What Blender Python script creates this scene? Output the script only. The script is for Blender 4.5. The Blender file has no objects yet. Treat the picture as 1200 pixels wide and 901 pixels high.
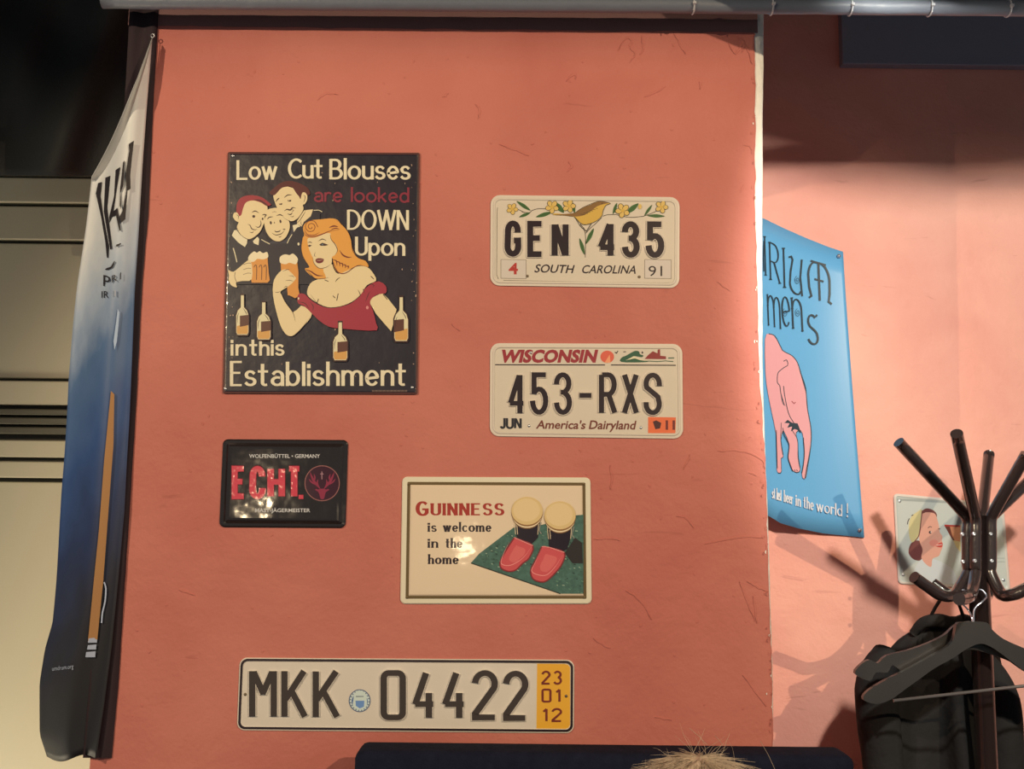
import bpy, bmesh, math, random
from mathutils import Vector, Matrix, noise
from mathutils.geometry import tessellate_polygon
C = bpy.context.scene.collection
scene = bpy.context.scene
R = math.radians
# ------------------------------------------------------------------ camera
F = 1250.0
CAM = Vector((0, -1.7, 1.6))
TH, PH = R(7.44), R(0.63)
_f = Vector((0, math.cos(TH), math.sin(TH)))
_r0 = Vector((1, 0, 0)); _u0 = Vector((0, -math.sin(TH), math.cos(TH)))
_r = _r0*math.cos(PH) + _u0*math.sin(PH)
_u = _u0*math.cos(PH) - _r0*math.sin(PH)
cd = bpy.data.cameras.new('camera'); cd.sensor_width = 36; cd.lens = F/1200*36
cam = bpy.data.objects.new('camera', cd); C.objects.link(cam)
cam.matrix_world = Matrix(((_r.x,_u.x,-_f.x,CAM.x),(_r.y,_u.y,-_f.y,CAM.y),(_r.z,_u.z,-_f.z,CAM.z),(0,0,0,1)))
scene.camera = cam
# ------------------------------------------------------------------ world, lights, exposure
scene.view_settings.view_transform = 'Standard'
scene.view_settings.look = 'None'
scene.view_settings.exposure = 0.0
scene.view_settings.gamma = 1.0
w = bpy.data.worlds.new('world'); scene.world = w; w.use_nodes = True
w.node_tree.nodes['Background'].inputs[0].default_value = (0.92, 1.0, 1.0, 1)
w.node_tree.nodes['Background'].inputs[1].default_value = 0.14
def lamp(name, kind, loc, target, energy, color, size=0.2, size_y=None, spot=60, blend=0.3):
    l = bpy.data.lights.new(name, kind); l.energy = energy; l.color = color
    if kind == 'AREA':
        l.shape = 'RECTANGLE'; l.size = size; l.size_y = size_y or size
    else:
        l.shadow_soft_size = size
    if kind == 'SPOT':
        l.spot_size = R(spot); l.spot_blend = blend
    o = bpy.data.objects.new(name, l); C.objects.link(o)
    o.location = loc
    d = Vector(target) - Vector(loc)
    o.rotation_euler = d.to_track_quat('-Z', 'Y').to_euler()
    return o
WARM = (1.0, 0.76, 0.47)
lamp('ceiling_spot', 'SPOT', (0.72, -1.2, 2.49), (1.32, 0.6, 1.78), 142, (1.0, 0.95, 0.78), 0.04, spot=68, blend=0.25)
lamp('hall_light', 'AREA', (-1.7, 0.1, 0.35), (-0.95, 0.85, 0.85), 14, (1.0, 0.86, 0.62), 0.5, 0.5)
lamp('low_glint_light', 'POINT', (-0.22, -3.3, 1.52), (0, 0, 0), 2.5, WARM, 0.03)  # unseen warm point light, added for small glints on the glossy signs
lamp('left_glint_light', 'POINT', (-0.98, -2.5, 1.70), (0, 0, 0), 2.5, WARM, 0.03)  # second unseen point light added for glints, further left
# two unseen warm spots added behind the camera light the wall; shades further down
WALL_SPOTS = [((1.6, -2.4, 2.67), 190), ((-1.7, -2.2, 2.67), 140)]
lamp('added_wall_spot', 'SPOT', WALL_SPOTS[0][0], (-0.05, 0.0, 1.5), WALL_SPOTS[0][1], WARM, 0.006, spot=56, blend=0.7)
lamp('added_wall_spot', 'SPOT', WALL_SPOTS[1][0], (0.0, 0.0, 1.5), WALL_SPOTS[1][1], WARM, 0.006, spot=62, blend=0.5)

# ------------------------------------------------------------------ pixel <-> place
def ray(px, py):
    return (_f*F + _r*(px-600) + _u*(450.5-py))
def at(px, py, Y):
    d = ray(px, py); t = (Y - CAM.y)/d.y
    return CAM + d*t
# ------------------------------------------------------------------ materials
def lin(c):
    c /= 255.0
    return c/12.92 if c <= 0.04045 else ((c+0.055)/1.055)**2.4
ILL = (0.88, 0.74, 0.53)
def col(r, g, b, ill=ILL):
    return tuple(min(0.93, lin(v)/e) for v, e in zip((r, g, b), ill)) + (1,)
_mats = {}
def mat(name, rgb, rough=0.5, metal=0.0, coat=0.0, ill=ILL, bump=0.0, bscale=30, vary=0.0, vscale=8, spec=0.5, sheen=0.0):
    if name in _mats: return _mats[name]
    m = bpy.data.materials.new(name); m.use_nodes = True
    nt = m.node_tree; b = nt.nodes['Principled BSDF']
    c = col(*rgb, ill=ill)
    b.inputs['Base Color'].default_value = c
    b.inputs['Roughness'].default_value = rough
    b.inputs['Metallic'].default_value = metal
    b.inputs['Coat Weight'].default_value = coat
    b.inputs['Coat Roughness'].default_value = 0.06
    b.inputs['Specular IOR Level'].default_value = spec
    if sheen:
        b.inputs['Sheen Weight'].default_value = sheen
    tc = nt.nodes.new('ShaderNodeTexCoord')
    if bump:
        n = nt.nodes.new('ShaderNodeTexNoise'); n.inputs['Scale'].default_value = bscale; n.inputs['Detail'].default_value = 4
        bp = nt.nodes.new('ShaderNodeBump'); bp.inputs['Strength'].default_value = 1.0; bp.inputs['Distance'].default_value = bump
        nt.links.new(tc.outputs['Object'], n.inputs['Vector'])
        nt.links.new(n.outputs['Fac'], bp.inputs['Height'])
        nt.links.new(bp.outputs['Normal'], b.inputs['Normal'])
        nt.links.new(bp.outputs['Normal'], b.inputs['Coat Normal'])
    if vary:
        n2 = nt.nodes.new('ShaderNodeTexNoise'); n2.inputs['Scale'].default_value = vscale; n2.inputs['Detail'].default_value = 6
        mx = nt.nodes.new('ShaderNodeMix'); mx.data_type = 'RGBA'
        mx.inputs['A'].default_value = tuple(x*(1-vary) for x in c[:3])+(1,)
        mx.inputs['B'].default_value = tuple(min(1, x*(1+vary)) for x in c[:3])+(1,)
        nt.links.new(tc.outputs['Object'], n2.inputs['Vector'])
        nt.links.new(n2.outputs['Fac'], mx.inputs['Factor'])
        nt.links.new(mx.outputs['Result'], b.inputs['Base Color'])
    _mats[name] = m
    return m
_pc = {}
def ink(rgb, rough=0.45, coat=0.25):
    k = (rgb, rough, coat)
    if k not in _pc:
        _pc[k] = mat('ink_%02x%02x%02x_%d_%d' % (rgb+(int(rough*100), int(coat*100))), rgb, rough, coat=coat)
    return _pc[k]

def plaster(name, rgb, ill=ILL, dark=None):
    m = bpy.data.materials.new(name); m.use_nodes = True
    nt = m.node_tree; N = nt.nodes; L = nt.links; b = N['Principled BSDF']
    b.inputs['Roughness'].default_value = 0.62
    b.inputs['Specular IOR Level'].default_value = 0.3
    tc = N.new('ShaderNodeTexCoord')
    c = col(*rgb, ill=ill)
    n1 = N.new('ShaderNodeTexNoise'); n1.inputs['Scale'].default_value = 3.2; n1.inputs['Detail'].default_value = 9; n1.inputs['Distortion'].default_value = 0.3
    r1 = N.new('ShaderNodeValToRGB')
    r1.color_ramp.elements[0].position = 0.32; r1.color_ramp.elements[0].color = (c[0]*0.88, c[1]*0.80, c[2]*0.80, 1)
    r1.color_ramp.elements[1].position = 0.68; r1.color_ramp.elements[1].color = (c[0]*1.05, c[1]*1.1, c[2]*1.08, 1)
    L.new(tc.outputs['Object'], n1.inputs['Vector']); L.new(n1.outputs['Fac'], r1.inputs['Fac'])
    # sparse dark scuffs
    mp = N.new('ShaderNodeMapping'); mp.inputs['Rotation'].default_value = (0, R(35), 0); mp.inputs['Scale'].default_value = (3, 3, 14)
    n2 = N.new('ShaderNodeTexNoise'); n2.inputs['Scale'].default_value = 2.3; n2.inputs['Detail'].default_value = 3; n2.inputs['Distortion'].default_value = 1.5
    r2 = N.new('ShaderNodeValToRGB'); r2.color_ramp.elements[0].position = 0.70; r2.color_ramp.elements[1].position = 0.76
    r2.color_ramp.elements[1].color = (0.35, 0.35, 0.35, 1)
    L.new(tc.outputs['Object'], mp.inputs['Vector']); L.new(mp.outputs['Vector'], n2.inputs['Vector']); L.new(n2.outputs['Fac'], r2.inputs['Fac'])
    mx = N.new('ShaderNodeMix'); mx.data_type = 'RGBA'; mx.inputs['B'].default_value = (c[0]*0.6, c[1]*0.5, c[2]*0.5, 1)
    L.new(r2.outputs['Color'], mx.inputs['Factor']); L.new(r1.outputs['Color'], mx.inputs['A'])
    L.new(mx.outputs['Result'], b.inputs['Base Color'])
    # trowelled relief: broad waves, ridges, grit
    n3 = N.new('ShaderNodeTexNoise'); n3.inputs['Scale'].default_value = 7; n3.inputs['Detail'].default_value = 8; n3.inputs['Roughness'].default_value = 0.58; n3.inputs['Distortion'].default_value = 0.15
    vo = N.new('ShaderNodeTexNoise'); vo.noise_type = 'RIDGED_MULTIFRACTAL'; vo.inputs['Scale'].default_value = 5.0; vo.inputs['Detail'].default_value = 6; vo.inputs['Distortion'].default_value = 0.3
    rv = N.new('ShaderNodeMapRange'); rv.inputs['From Min'].default_value = 0.9; rv.inputs['From Max'].default_value = 1.6
    g = N.new('ShaderNodeTexNoise'); g.inputs['Scale'].default_value = 150; g.inputs['Detail'].default_value = 4
    for q in (n3, vo, g): L.new(tc.outputs['Object'], q.inputs['Vector'])
    L.new(vo.outputs['Fac'], rv.inputs['Value'])
    a1 = N.new('ShaderNodeMath'); a1.operation = 'MULTIPLY_ADD'; a1.inputs[1].default_value = 0.10
    L.new(rv.outputs['Result'], a1.inputs[0]); L.new(n3.outputs['Fac'], a1.inputs[2])
    a2 = N.new('ShaderNodeMath'); a2.operation = 'MULTIPLY_ADD'; a2.inputs[1].default_value = 0.07
    L.new(g.outputs['Fac'], a2.inputs[0]); L.new(a1.outputs[0], a2.inputs[2])
    bp = N.new('ShaderNodeBump'); bp.inputs['Distance'].default_value = 0.011; bp.inputs['Strength'].default_value = 0.75
    L.new(a2.outputs[0], bp.inputs['Height']); L.new(bp.outputs['Normal'], b.inputs['Normal'])
    return m
# ------------------------------------------------------------------ object helpers
def link(o, parent=None):
    C.objects.link(o)
    if parent is not None: o.parent = parent
    return o
def from_bm(name, bm, mats, parent=None, smooth=False, origin=None):
    me = bpy.data.meshes.new(name); bm.to_mesh(me); bm.free()
    if not isinstance(mats, (list, tuple)): mats = [mats]
    for m in mats: me.materials.append(m)
    if smooth:
        for p in me.polygons: p.use_smooth = True
    o = bpy.data.objects.new(name, me)
    return link(o, parent)
def tag(o, label, cat=None, group=None, kind=None):
    if label: o['label'] = label
    if cat: o['category'] = cat
    if group: o['group'] = group
    if kind: o['kind'] = kind
    return o
def thing(name, loc, label, cat, group=None):
    o = bpy.data.objects.new(name, None); o.location = loc; o.empty_display_size = 0.05
    link(o); tag(o, label, cat, group)
    bpy.context.view_layer.update()
    return o
def structure(name, bm, mats, smooth=False):
    o = from_bm(name, bm, mats, None, smooth); o['kind'] = 'structure'; return o
def bx(bm, x0, x1, y0, y1, z0, z1, mi=0, bevel=0.0):
    vs = [bm.verts.new((x, y, z)) for x in (x0, x1) for y in (y0, y1) for z in (z0, z1)]
    fs = [(0,1,3,2),(4,6,7,5),(0,4,5,1),(2,3,7,6),(0,2,6,4),(1,5,7,3)]
    out = []
    for f in fs:
        fc = bm.faces.new([vs[i] for i in f]); fc.material_index = mi; out.append(fc)
    if bevel:
        es = list({e for f in out for e in f.edges})
        bmesh.ops.bevel(bm, geom=es, offset=bevel, segments=3, profile=0.5, affect='EDGES')
    return out
def catmull(pts, n=8, closed=False):
    P = [Vector(p) for p in pts]; out = []
    m = len(P)
    rng = m if closed else m-1
    for i in range(rng):
        if closed:
            p0, p1, p2, p3 = P[i-1], P[i], P[(i+1) % m], P[(i+2) % m]
        else:
            p1, p2 = P[i], P[i+1]
            p0 = P[i-1] if i else p1*2-p2
            p3 = P[i+2] if i+2 < m else p2*2-p1
        for k in range(n):
            t = k/n
            out.append(0.5*((2*p1)+(p2-p0)*t+(2*p0-5*p1+4*p2-p3)*t*t+(3*p1-p0-3*p2+p3)*t*t*t))
    if not closed: out.append(P[-1])
    return out
def tube(bm, pts, rad, seg=10, mi=0, cap=True):
    pts = [Vector(p) for p in pts]
    rs = rad if isinstance(rad, (list, tuple)) else [rad]*len(pts)
    rings = []; ref = None
    for i, p in enumerate(pts):
        t = (pts[min(i+1, len(pts)-1)] - pts[max(i-1, 0)]).normalized()
        if ref is None:
            ref = t.cross(Vector((0, 1, 0)))
            if ref.length < 0.1: ref = t.cross(Vector((1, 0, 0)))
        ref = (ref - t*ref.dot(t)).normalized()
        b = t.cross(ref)
        rings.append([bm.verts.new(p + (ref*math.cos(a)+b*math.sin(a))*rs[i]) for a in [2*math.pi*k/seg for k in range(seg)]])
    for i in range(len(rings)-1):
        for k in range(seg):
            f = bm.faces.new((rings[i][k], rings[i][(k+1) % seg], rings[i+1][(k+1) % seg], rings[i+1][k])); f.material_index = mi; f.smooth = True
    if cap:
        bm.faces.new(rings[0]).material_index = mi; bm.faces.new(list(reversed(rings[-1]))).material_index = mi
def lathe(bm, c, axis, prof, seg=24, mi=0):
    axis = Vector(axis).normalized(); c = Vector(c)
    a = axis.cross(Vector((0, 0, 1)));
    if a.length < 0.1: a = axis.cross(Vector((1, 0, 0)))
    a.normalize(); b = axis.cross(a); rings = []
    for r, h in prof:
        rings.append([bm.verts.new(c+axis*h+(a*math.cos(2*math.pi*k/seg)+b*math.sin(2*math.pi*k/seg))*max(r, 1e-5)) for k in range(seg)])
    for i in range(len(rings)-1):
        for k in range(seg):
            f = bm.faces.new((rings[i][k], rings[i][(k+1) % seg], rings[i+1][(k+1) % seg], rings[i+1][k])); f.material_index = mi; f.smooth = True

# ------------------------------------------------------------------ stroke lettering
def E(cx, cy, rx, ry, a0, a1, n=14):
    return [(cx+rx*math.cos(R(a0+(a1-a0)*i/n)), cy+ry*math.sin(R(a0+(a1-a0)*i/n))) for i in range(n+1)]
X = 0.64
G = {
 ' ': (.22, []),
 'L': (.42, [[(0,1),(0,0),(.42,0)]]),
 'C': (.5, [E(.32,.5,.32,.5,52,308,20)]),
 'B': (.46, [[(0,0),(0,1)], [(.03,1),(.2,1)]+E(.2,.76,.2,.24,90,-90)+[(0,.52)], [(.03,.52),(.22,.52)]+E(.22,.26,.24,.26,90,-90)+[(0,0)]]),
 'D': (.52, [[(0,0),(0,1)],[(.03,1),(.14,1)]+E(.14,.5,.38,.5,90,-90)+[(0,0)]]),
 'O': (.6, [E(.3,.5,.3,.5,0,360,28)]),
 'W': (.78, [[(0,1),(.2,0),(.39,1),(.58,0),(.78,1)]]),
 'N': (.45, [[(0,0),(0,1)],[(.03,.98),(.42,.02)],[(.45,0),(.45,1)]]),
 'J': (.3, [[(.3,1),(.3,.25)]+E(.15,.25,.15,.25,0,-160)]),
 'U': (.46, [[(0,1),(0,.26)]+E(.23,.25,.23,.25,180,360)+[(.46,1)]]),
 'E': (.42, [[(.42,1),(0,1),(0,0),(.42,0)],[(0,.53),(.36,.53)]]),
 'F': (.4, [[(.4,1),(0,1),(0,0)],[(0,.54),(.34,.54)]]),
 'G': (.54, [E(.3,.5,.3,.5,52,325,20)+[(.54,.45),(.33,.45)]]),
 'I': (.0, [[(0,0),(0,1)]]),
 'R': (.46, [[(0,0),(0,1)],[(.03,1),(.18,1)]+E(.18,.75,.24,.25,90,-90)+[(0,.5)],[(.2,.5),(.46,0)]]),
 'P': (.42, [[(0,0),(0,1)],[(.03,1),(.18,1)]+E(.18,.75,.24,.25,90,-90)+[(0,.5)]]),
 'S': (.44, [E(.22,.755,.2,.245,25,255)+E(.22,.25,.22,.25,75,-155)]),
 'M': (.62, [[(0,0),(0,1)],[(.03,.98),(.31,.3)],[(.59,.98),(.31,.3)],[(.62,1),(.62,0)]]),
 'K': (.46, [[(0,0),(0,1)],[(.44,1),(.02,.42)],[(.14,.58),(.46,0)]]),
 'X': (.5, [[(0,1),(.5,0)],[(.5,1),(0,0)]]),
 'T': (.5, [[(0,1),(.5,1)],[(.25,1),(.25,0)]]),
 'H': (.46, [[(0,0),(0,1)],[(.46,0),(.46,1)],[(0,.52),(.46,.52)]]),
 'A': (.5, [[(0,0),(.25,1),(.5,0)],[(.08,.33),(.42,.33)]]),
 '-': (.24, [[(0,.47),(.24,.47)]]),
 '!': (.02, [[(0,1),(0,.3)],[(0,.06),(0,-.02)]]),
 '.': (.02, [[(0,.05),(0,-.03)]]),
 '0': (.5, [[(0,.5),(0,.75)]+E(.25,.75,.25,.25,180,0)+[(.5,.25)]+E(.25,.25,.25,.25,0,-180)+[(0,.5)]]),
 '1': (.2, [[(0,.78),(.18,1),(.18,0)]]),
 '2': (.5, [E(.25,.74,.24,.26,165,-20)+[(.0,.0),(.5,.0)]]),
 '3': (.48, [E(.23,.76,.22,.24,155,-80)+E(.22,.26,.25,.27,80,-155)]),
 '4': (.52, [[(.38,0),(.38,1)],[(.35,.99),(.0,.27)],[(-.02,.25),(.52,.25)]]),
 '5': (.48, [[(.46,1),(.04,1),(.02,.55)]+E(.22,.31,.25,.31,125,-155)]),
 'o': (.46, [E(.23,X/2,.23,X/2,0,360,24)]),
 'w': (.62, [[(0,X),(.16,0),(.31,X),(.46,0),(.62,X)]]),
 'u': (.38, [[(0,X),(0,.19)]+E(.19,.19,.19,.19,180,360)+[(.38,X)],[(.38,.2),(.38,0)]]),
 't': (.28, [[(.1,.95),(.1,.14)]+E(.2,.12,.1,.12,180,290,6),[(-.04,X),(.27,X)]]),
 'l': (.0, [[(0,0),(0,1.05)]]),
 's': (.34, [E(.17,X*.75,.15,X*.25,30,255,10)+E(.17,X*.25,.17,X*.25,75,-155,10)]),
 'e': (.42, [[(.03,X*.45),(.41,X*.55)]+E(.22,X/2,.2,X/2,10,318,20)]),
 'p': (.42, [[(0,X),(0,-.3)],E(.2,X/2,.21,X/2,165,-165,20)]),
 'n': (.38, [[(0,0),(0,X)],[(0,X*.65)]+E(.2,X*.68,.18,X*.32,160,0,10)+[(.38,0)]]),
 'i': (.0, [[(0,0),(0,X)],[(0,.84),(0,.94)]]),
 'h': (.38, [[(0,0),(0,1.05)],[(0,X*.65)]+E(.2,X*.68,.18,X*.32,160,0,10)+[(.38,0)]]),
 'a': (.38, [E(.2,X*.66,.18,X*.34,150,0,8)+[(.38,0)],E(.19,X*.28,.19,X*.28,70,290,14)+[(.38,.12)]]),
 'b': (.42, [[(0,0),(0,1.05)],E(.2,X/2,.21,X/2,165,-165,20)]),
 'd': (.42, [[(.42,0),(.42,1.05)],E(.22,X/2,.21,X/2,15,345,20)]),
 'm': (.68, [[(0,0),(0,X)],[(0,X*.65)]+E(.18,X*.68,.16,X*.32,160,0,8)+[(.34,0)],[(.34,X*.65)]+E(.52,X*.68,.16,X*.32,160,0,8)+[(.68,0)]]),
 'r': (.26, [[(0,0),(0,X)],[(0,X*.6)]+E(.18,X*.62,.17,X*.36,160,50,8)]),
 'k': (.36, [[(0,0),(0,1.05)],[(.34,X),(.02,X*.42)],[(.12,X*.56),(.36,0)]]),
 'c': (.38, [E(.22,X/2,.21,X/2,50,310,18)]),
 'y': (.38, [[(0,X),(.2,.05)],[(.4,X),(.14,-.28),(.0,-.28)]]),
}
GER = dict(G)   # tall plate figures
GER['M'] = (.56, [[(0,0),(0,1)],[(.04,.98),(.29,.5)],[(.52,.98),(.27,.5)],[(.56,1),(.56,0)]])
GER['K'] = (.48, [[(0,0),(0,1)],[(.46,1),(.03,.38)],[(.17,.56),(.48,0)]])
GER['4'] = (.5, [[(.3,1),(0,.3),(.5,.3)],[(.38,.55),(.38,0)]])
GER['2'] = (.5, [E(.25,.76,.25,.24,175,-25)+[(.0,.08),(0,0),(.5,0)]])
GER['0'] = (.46, [[(0,.5),(0,.88)]+E(.12,.88,.12,.12,180,90,5)+E(.34,.88,.12,.12,90,0,5)+[(.46,.12)]+E(.34,.12,.12,.12,0,-90,5)+E(.12,.12,.12,.12,-90,-180,5)+[(0,.5)]])
GENF = dict(G)
GENF['G'] = (.46, [[(.44,.72)]+E(.23,.76,.21,.24,0,180,10)+E(.23,.24,.23,.24,180,360,12)+[(.46,.44),(.28,.44)]])
GENF['S'] = (.5, [[(.5,.72)]+E(.25,.77,.25,.23,0,205,12)+[(.45,.42)]+E(.25,.23,.25,.23,25,-180,12)+[(0,.28)]])
GENF['3'] = (.48, [[(.0,.76)]+E(.23,.77,.23,.23,175,-65,12),E(.24,.26,.24,.26,75,-180,14),[(.16,.535),(.32,.535)]])
GENF['R'] = (.48, [[(0,0),(0,1)],[(.03,1),(.24,1)]+E(.24,.74,.22,.26,90,-90)+[(0,.48)],[(.26,.48),(.48,0)]])
GENF['5'] = (.48, [[(.48,1),(.02,1),(.02,.5)],E(.22,.31,.26,.31,135,-180,16)])
DEL = dict(G)   # uncial looking letters
DEL['U'] = (.5, [[(.02,.93),(.12,.98),(.16,.9),(.07,.55),(.04,.3)]+E(.25,.25,.22,.25,180,300,8)+[(.42,.12)],[(.5,1),(.42,.5),(.46,.0)]])
DEL['M'] = (.74, [E(.3,.55,.28,.45,75,170,8)+[(.04,.3),(.1,.08),(.02,.02)],E(.44,.55,.28,.45,105,10,8)+[(.7,.25),(.66,.06),(.76,.02)],[(.12,1),(.62,1)],[(.37,1),(.37,.02)],[(.22,.55),(.52,.55)]])
DEL['s'] = (.5, [E(.25,.75,.2,.22,45,255,12)+E(.25,.25,.25,.25,75,-150,12)])

LVG = [1.0]
def split_sharp(strokes, lim=-0.35):
    out = []
    for q in strokes:
        cur = [q[0]]
        for i in range(1, len(q)-1):
            cur.append(q[i])
            a = Vector(q[i])-Vector(q[i-1]); b = Vector(q[i+1])-Vector(q[i])
            if a.length > 1e-4 and b.length > 1e-4 and a.normalized().dot(b.normalized()) < lim:
                out.append(cur); cur = [q[i]]
        cur.append(q[-1]); out.append(cur)
    return out
class Art:
    """flat print and embossing, collected in photo coordinates and mapped to the sign's own surface"""
    def __init__(s, mapper, step=1.5e-5):
        s.map = mapper; s.bm = bmesh.new(); s.mats = []; s.lv = LVG[0]; s.step = step; s.sub = None
    def mi(s, m):
        if m not in s.mats: s.mats.append(m)
        return s.mats.index(m)
    def V(s, x, y, h): return s.bm.verts.new((x, y, h))
    def poly(s, pts, m, h=None, smooth=0, off=(0,0,1)):
        pts = [(off[0]+p[0]/off[2], off[1]+p[1]/off[2]) for p in pts]
        if smooth: pts = [(v.x, v.y) for v in catmull([(p[0], p[1], 0) for p in pts], smooth, True)]
        if h is None: h = s.lv*s.step; s.lv += 1
        vs = [s.V(x, y, h) for x, y in pts]
        k = s.mi(m)
        for t in tessellate_polygon([[Vector((p[0], p[1], 0)) for p in pts]]):
            try: s.bm.faces.new([vs[i] for i in t]).material_index = k
            except ValueError: pass
    def disc(s, cx, cy, rx, m, ry=None, n=24, off=(0,0,1), a=0):
        ry = ry or rx; ca, sa = math.cos(R(a)), math.sin(R(a))
        pp = E(0, 0, rx, ry, 0, 360-360/n, n-1)
        s.poly([(cx+x*ca-y*sa, cy+x*sa+y*ca) for x, y in pp], m, off=off)
    def stroke(s, pts, wx, wy, m, h=None, side=None, grow=0, h0=0, off=(0,0,1), smooth=0, cap=0.0, taper=False):
        pts = [Vector((off[0]+p[0]/off[2], off[1]+p[1]/off[2])) for p in pts]
        if smooth: pts = [Vector((v.x, v.y)) for v in catmull([(p[0], p[1], 0) for p in pts], smooth, False)]
        q = [pts[0]]
        for p in pts[1:]:
            if (p-q[-1]).length > 0.05: q.append(p)
        pts = q
        if len(pts) < 2: return
        closed = (pts[0]-pts[-1]).length < 0.3 and len(pts) > 6
        if closed: pts = pts[:-1]
        elif cap:
            pts[0] = pts[0] - (pts[1]-pts[0]).normalized()*cap
            pts[-1] = pts[-1] + (pts[-1]-pts[-2]).normalized()*cap
        n = len(pts)
        if h is None: h = s.lv*s.step+6e-6; s.lv += .25
        def rows(ex):
            out = []
            for i in range(n):
                a = pts[i-1] if (i or closed) else None
                b = pts[(i+1) % n] if (i < n-1 or closed) else None
                ds = []
                if a is not None: ds.append((pts[i]-a).normalized())
                if b is not None: ds.append((b-pts[i]).normalized())
                d = sum(ds, Vector((0, 0)))
                if d.length < 0.2: d = ds[0]
                d.normalize(); nn = Vector((-d.y, d.x))
                hw = 0.5*math.hypot(wx*d.y, wy*d.x) + ex
                if len(ds) == 2:
                    hw = sum(0.5*math.hypot(wx*e.y, wy*e.x) for e in ds)/2 + ex
                    hw /= max(0.5, abs(d.dot(ds[0])))
                if taper: hw *= max(0.12, math.sin(math.pi*(i+0.4)/(n-0.2)))
                out.append((pts[i]-nn*hw, pts[i]+nn*hw))
            return out
        top = rows(0); k = s.mi(m)
        tv = [(s.V(a.x, a.y, h), s.V(b.x, b.y, h)) for a, b in top]
        idx = [(i, (i+1) % n) for i in range(n if closed else n-1)]
        for i, j in idx:
            try: s.bm.faces.new((tv[i][0], tv[j][0], tv[j][1], tv[i][1])).material_index = k
            except ValueError: pass
        if side is not None:
            ks = s.mi(side); mid = rows(grow*0.35); lo = rows(grow)
            e1 = [(s.V(a.x, a.y, h-1e-5), s.V(b.x, b.y, h-1e-5)) for a, b in mid]
            e2 = [(s.V(a.x, a.y, h0), s.V(b.x, b.y, h0)) for a, b in lo]
            e0 = [(s.V(a.x, a.y, h-1e-5), s.V(b.x, b.y, h-1e-5)) for a, b in top]
            for i, j in idx:
                for c_ in (0, 1):
                    for u, v in ((e0, e1), (e1, e2)):
                        s.bm.faces.new((u[i][c_], u[j][c_], v[j][c_], v[i][c_])).material_index = ks
            if not closed:
                for i in (0, n-1):
                    s.bm.faces.new((e1[i][0], e1[i][1], e2[i][1], e2[i][0])).material_index = ks
    def text(s, st, x0, y0, x1, y1, cap, wx, wy, m, font=G, gap=.2, emb=None, side=None, grow=1.0, serif=0, slant=0.0, capx=0.0):
        tot = sum(font[c][0] for c in st) + gap*(len(st)-1)
        dirv = Vector((x1-x0, y1-y0)); L = dirv.length; ux = dirv/L; uy = Vector((ux.y, -ux.x))
        if uy.y > 0: uy = -uy
        up = Vector((slant, -1)) ; sx = (L-wx)/max(tot, .02); x = 0; base = Vector((x0, y0))+ux*wx/2
        hh = cap - wy
        lv = s.lv*s.step; s.lv += 1; j = 0
        if wx > 1.3*wy: capx = max(capx, wy/2)
        for c in st:
            wd, strokes = font[c]
            for q in split_sharp(strokes, .3 if wx > 1.3*wy else -.35):
                P = []
                for (a, b) in q:
                    p = base + ux*((x+a)*sx) + up*(b*hh + wy/2)
                    P.append((p.x, p.y))
                z = lv + (j % 6)*3e-6; j += 1
                if emb: s.stroke(P, wx, wy, m, h=emb+(j % 6)*4e-6, side=side, grow=grow, cap=capx)
                else: s.stroke(P, wx, wy, m, h=z, cap=capx)
                if serif and len(q) < 40:
                    for (e0, e1) in ((P[0], P[1]), (P[-1], P[-2])):
                        if abs(e0[0]-e1[0]) < 0.75*abs(e0[1]-e1[1]):
                            j += 1
                            s.stroke([(e0[0]-serif, e0[1]), (e0[0]+serif, e0[1])], wy, wy, m, h=lv+(j % 6)*3e-6+1.8e-5)
            x += wd + gap
        s.lv += 1
    def type(s, st, x0, y0, x1, y1, h, m, bold=0.0, slant=0.0, space=1.0):
        """block type with Blender's built-in face, fitted to a box"""
        cu = bpy.data.curves.new('type', 'FONT'); cu.body = st; cu.size = 1; cu.offset = bold; cu.resolution_u = 3; cu.space_character = space
        o = bpy.data.objects.new('type', cu); C.objects.link(o)
        bpy.context.view_layer.update()
        me = o.evaluated_get(bpy.context.evaluated_depsgraph_get()).to_mesh()
        xs = [v.co.x for v in me.vertices]; ys = [v.co.y for v in me.vertices]
        ax, bx_ = min(xs), max(xs); top = max(ys)
        lv = s.lv*s.step; s.lv += 1; k = s.mi(m)
        ky = h/(top if top > 0.1 else 1)
        vs = []
        for v in me.vertices:
            t = (v.co.x-ax)/(bx_-ax)
            vs.append(s.V(x0+(x1-x0)*t + slant*v.co.y*ky, y0+(y1-y0)*t - v.co.y*ky, lv))
        for p in me.polygons:
            try: s.bm.faces.new([vs[i] for i in p.vertices]).material_index = k
            except ValueError: pass
        bpy.data.objects.remove(o); bpy.data.curves.remove(cu)
    def done(s, name, parent, label=None, cuts=None):
        LVG[0] = s.lv
        if cuts:
            for x in cuts:
                bmesh.ops.bisect_plane(s.bm, geom=s.bm.verts[:]+s.bm.edges[:]+s.bm.faces[:], plane_co=(x, 0, 0), plane_no=(1, 0, 0))
        for v in s.bm.verts: v.co = s.map(v.co.x, v.co.y, v.co.z)
        bmesh.ops.recalc_face_normals(s.bm, faces=s.bm.faces[:])
        for f in s.bm.faces:
            if abs(f.normal.y) > 0.9 and f.normal.y > 0: f.normal_flip()
        o = from_bm(name, s.bm, s.mats, parent)
        if label: o['label'] = label
        return o

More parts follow.
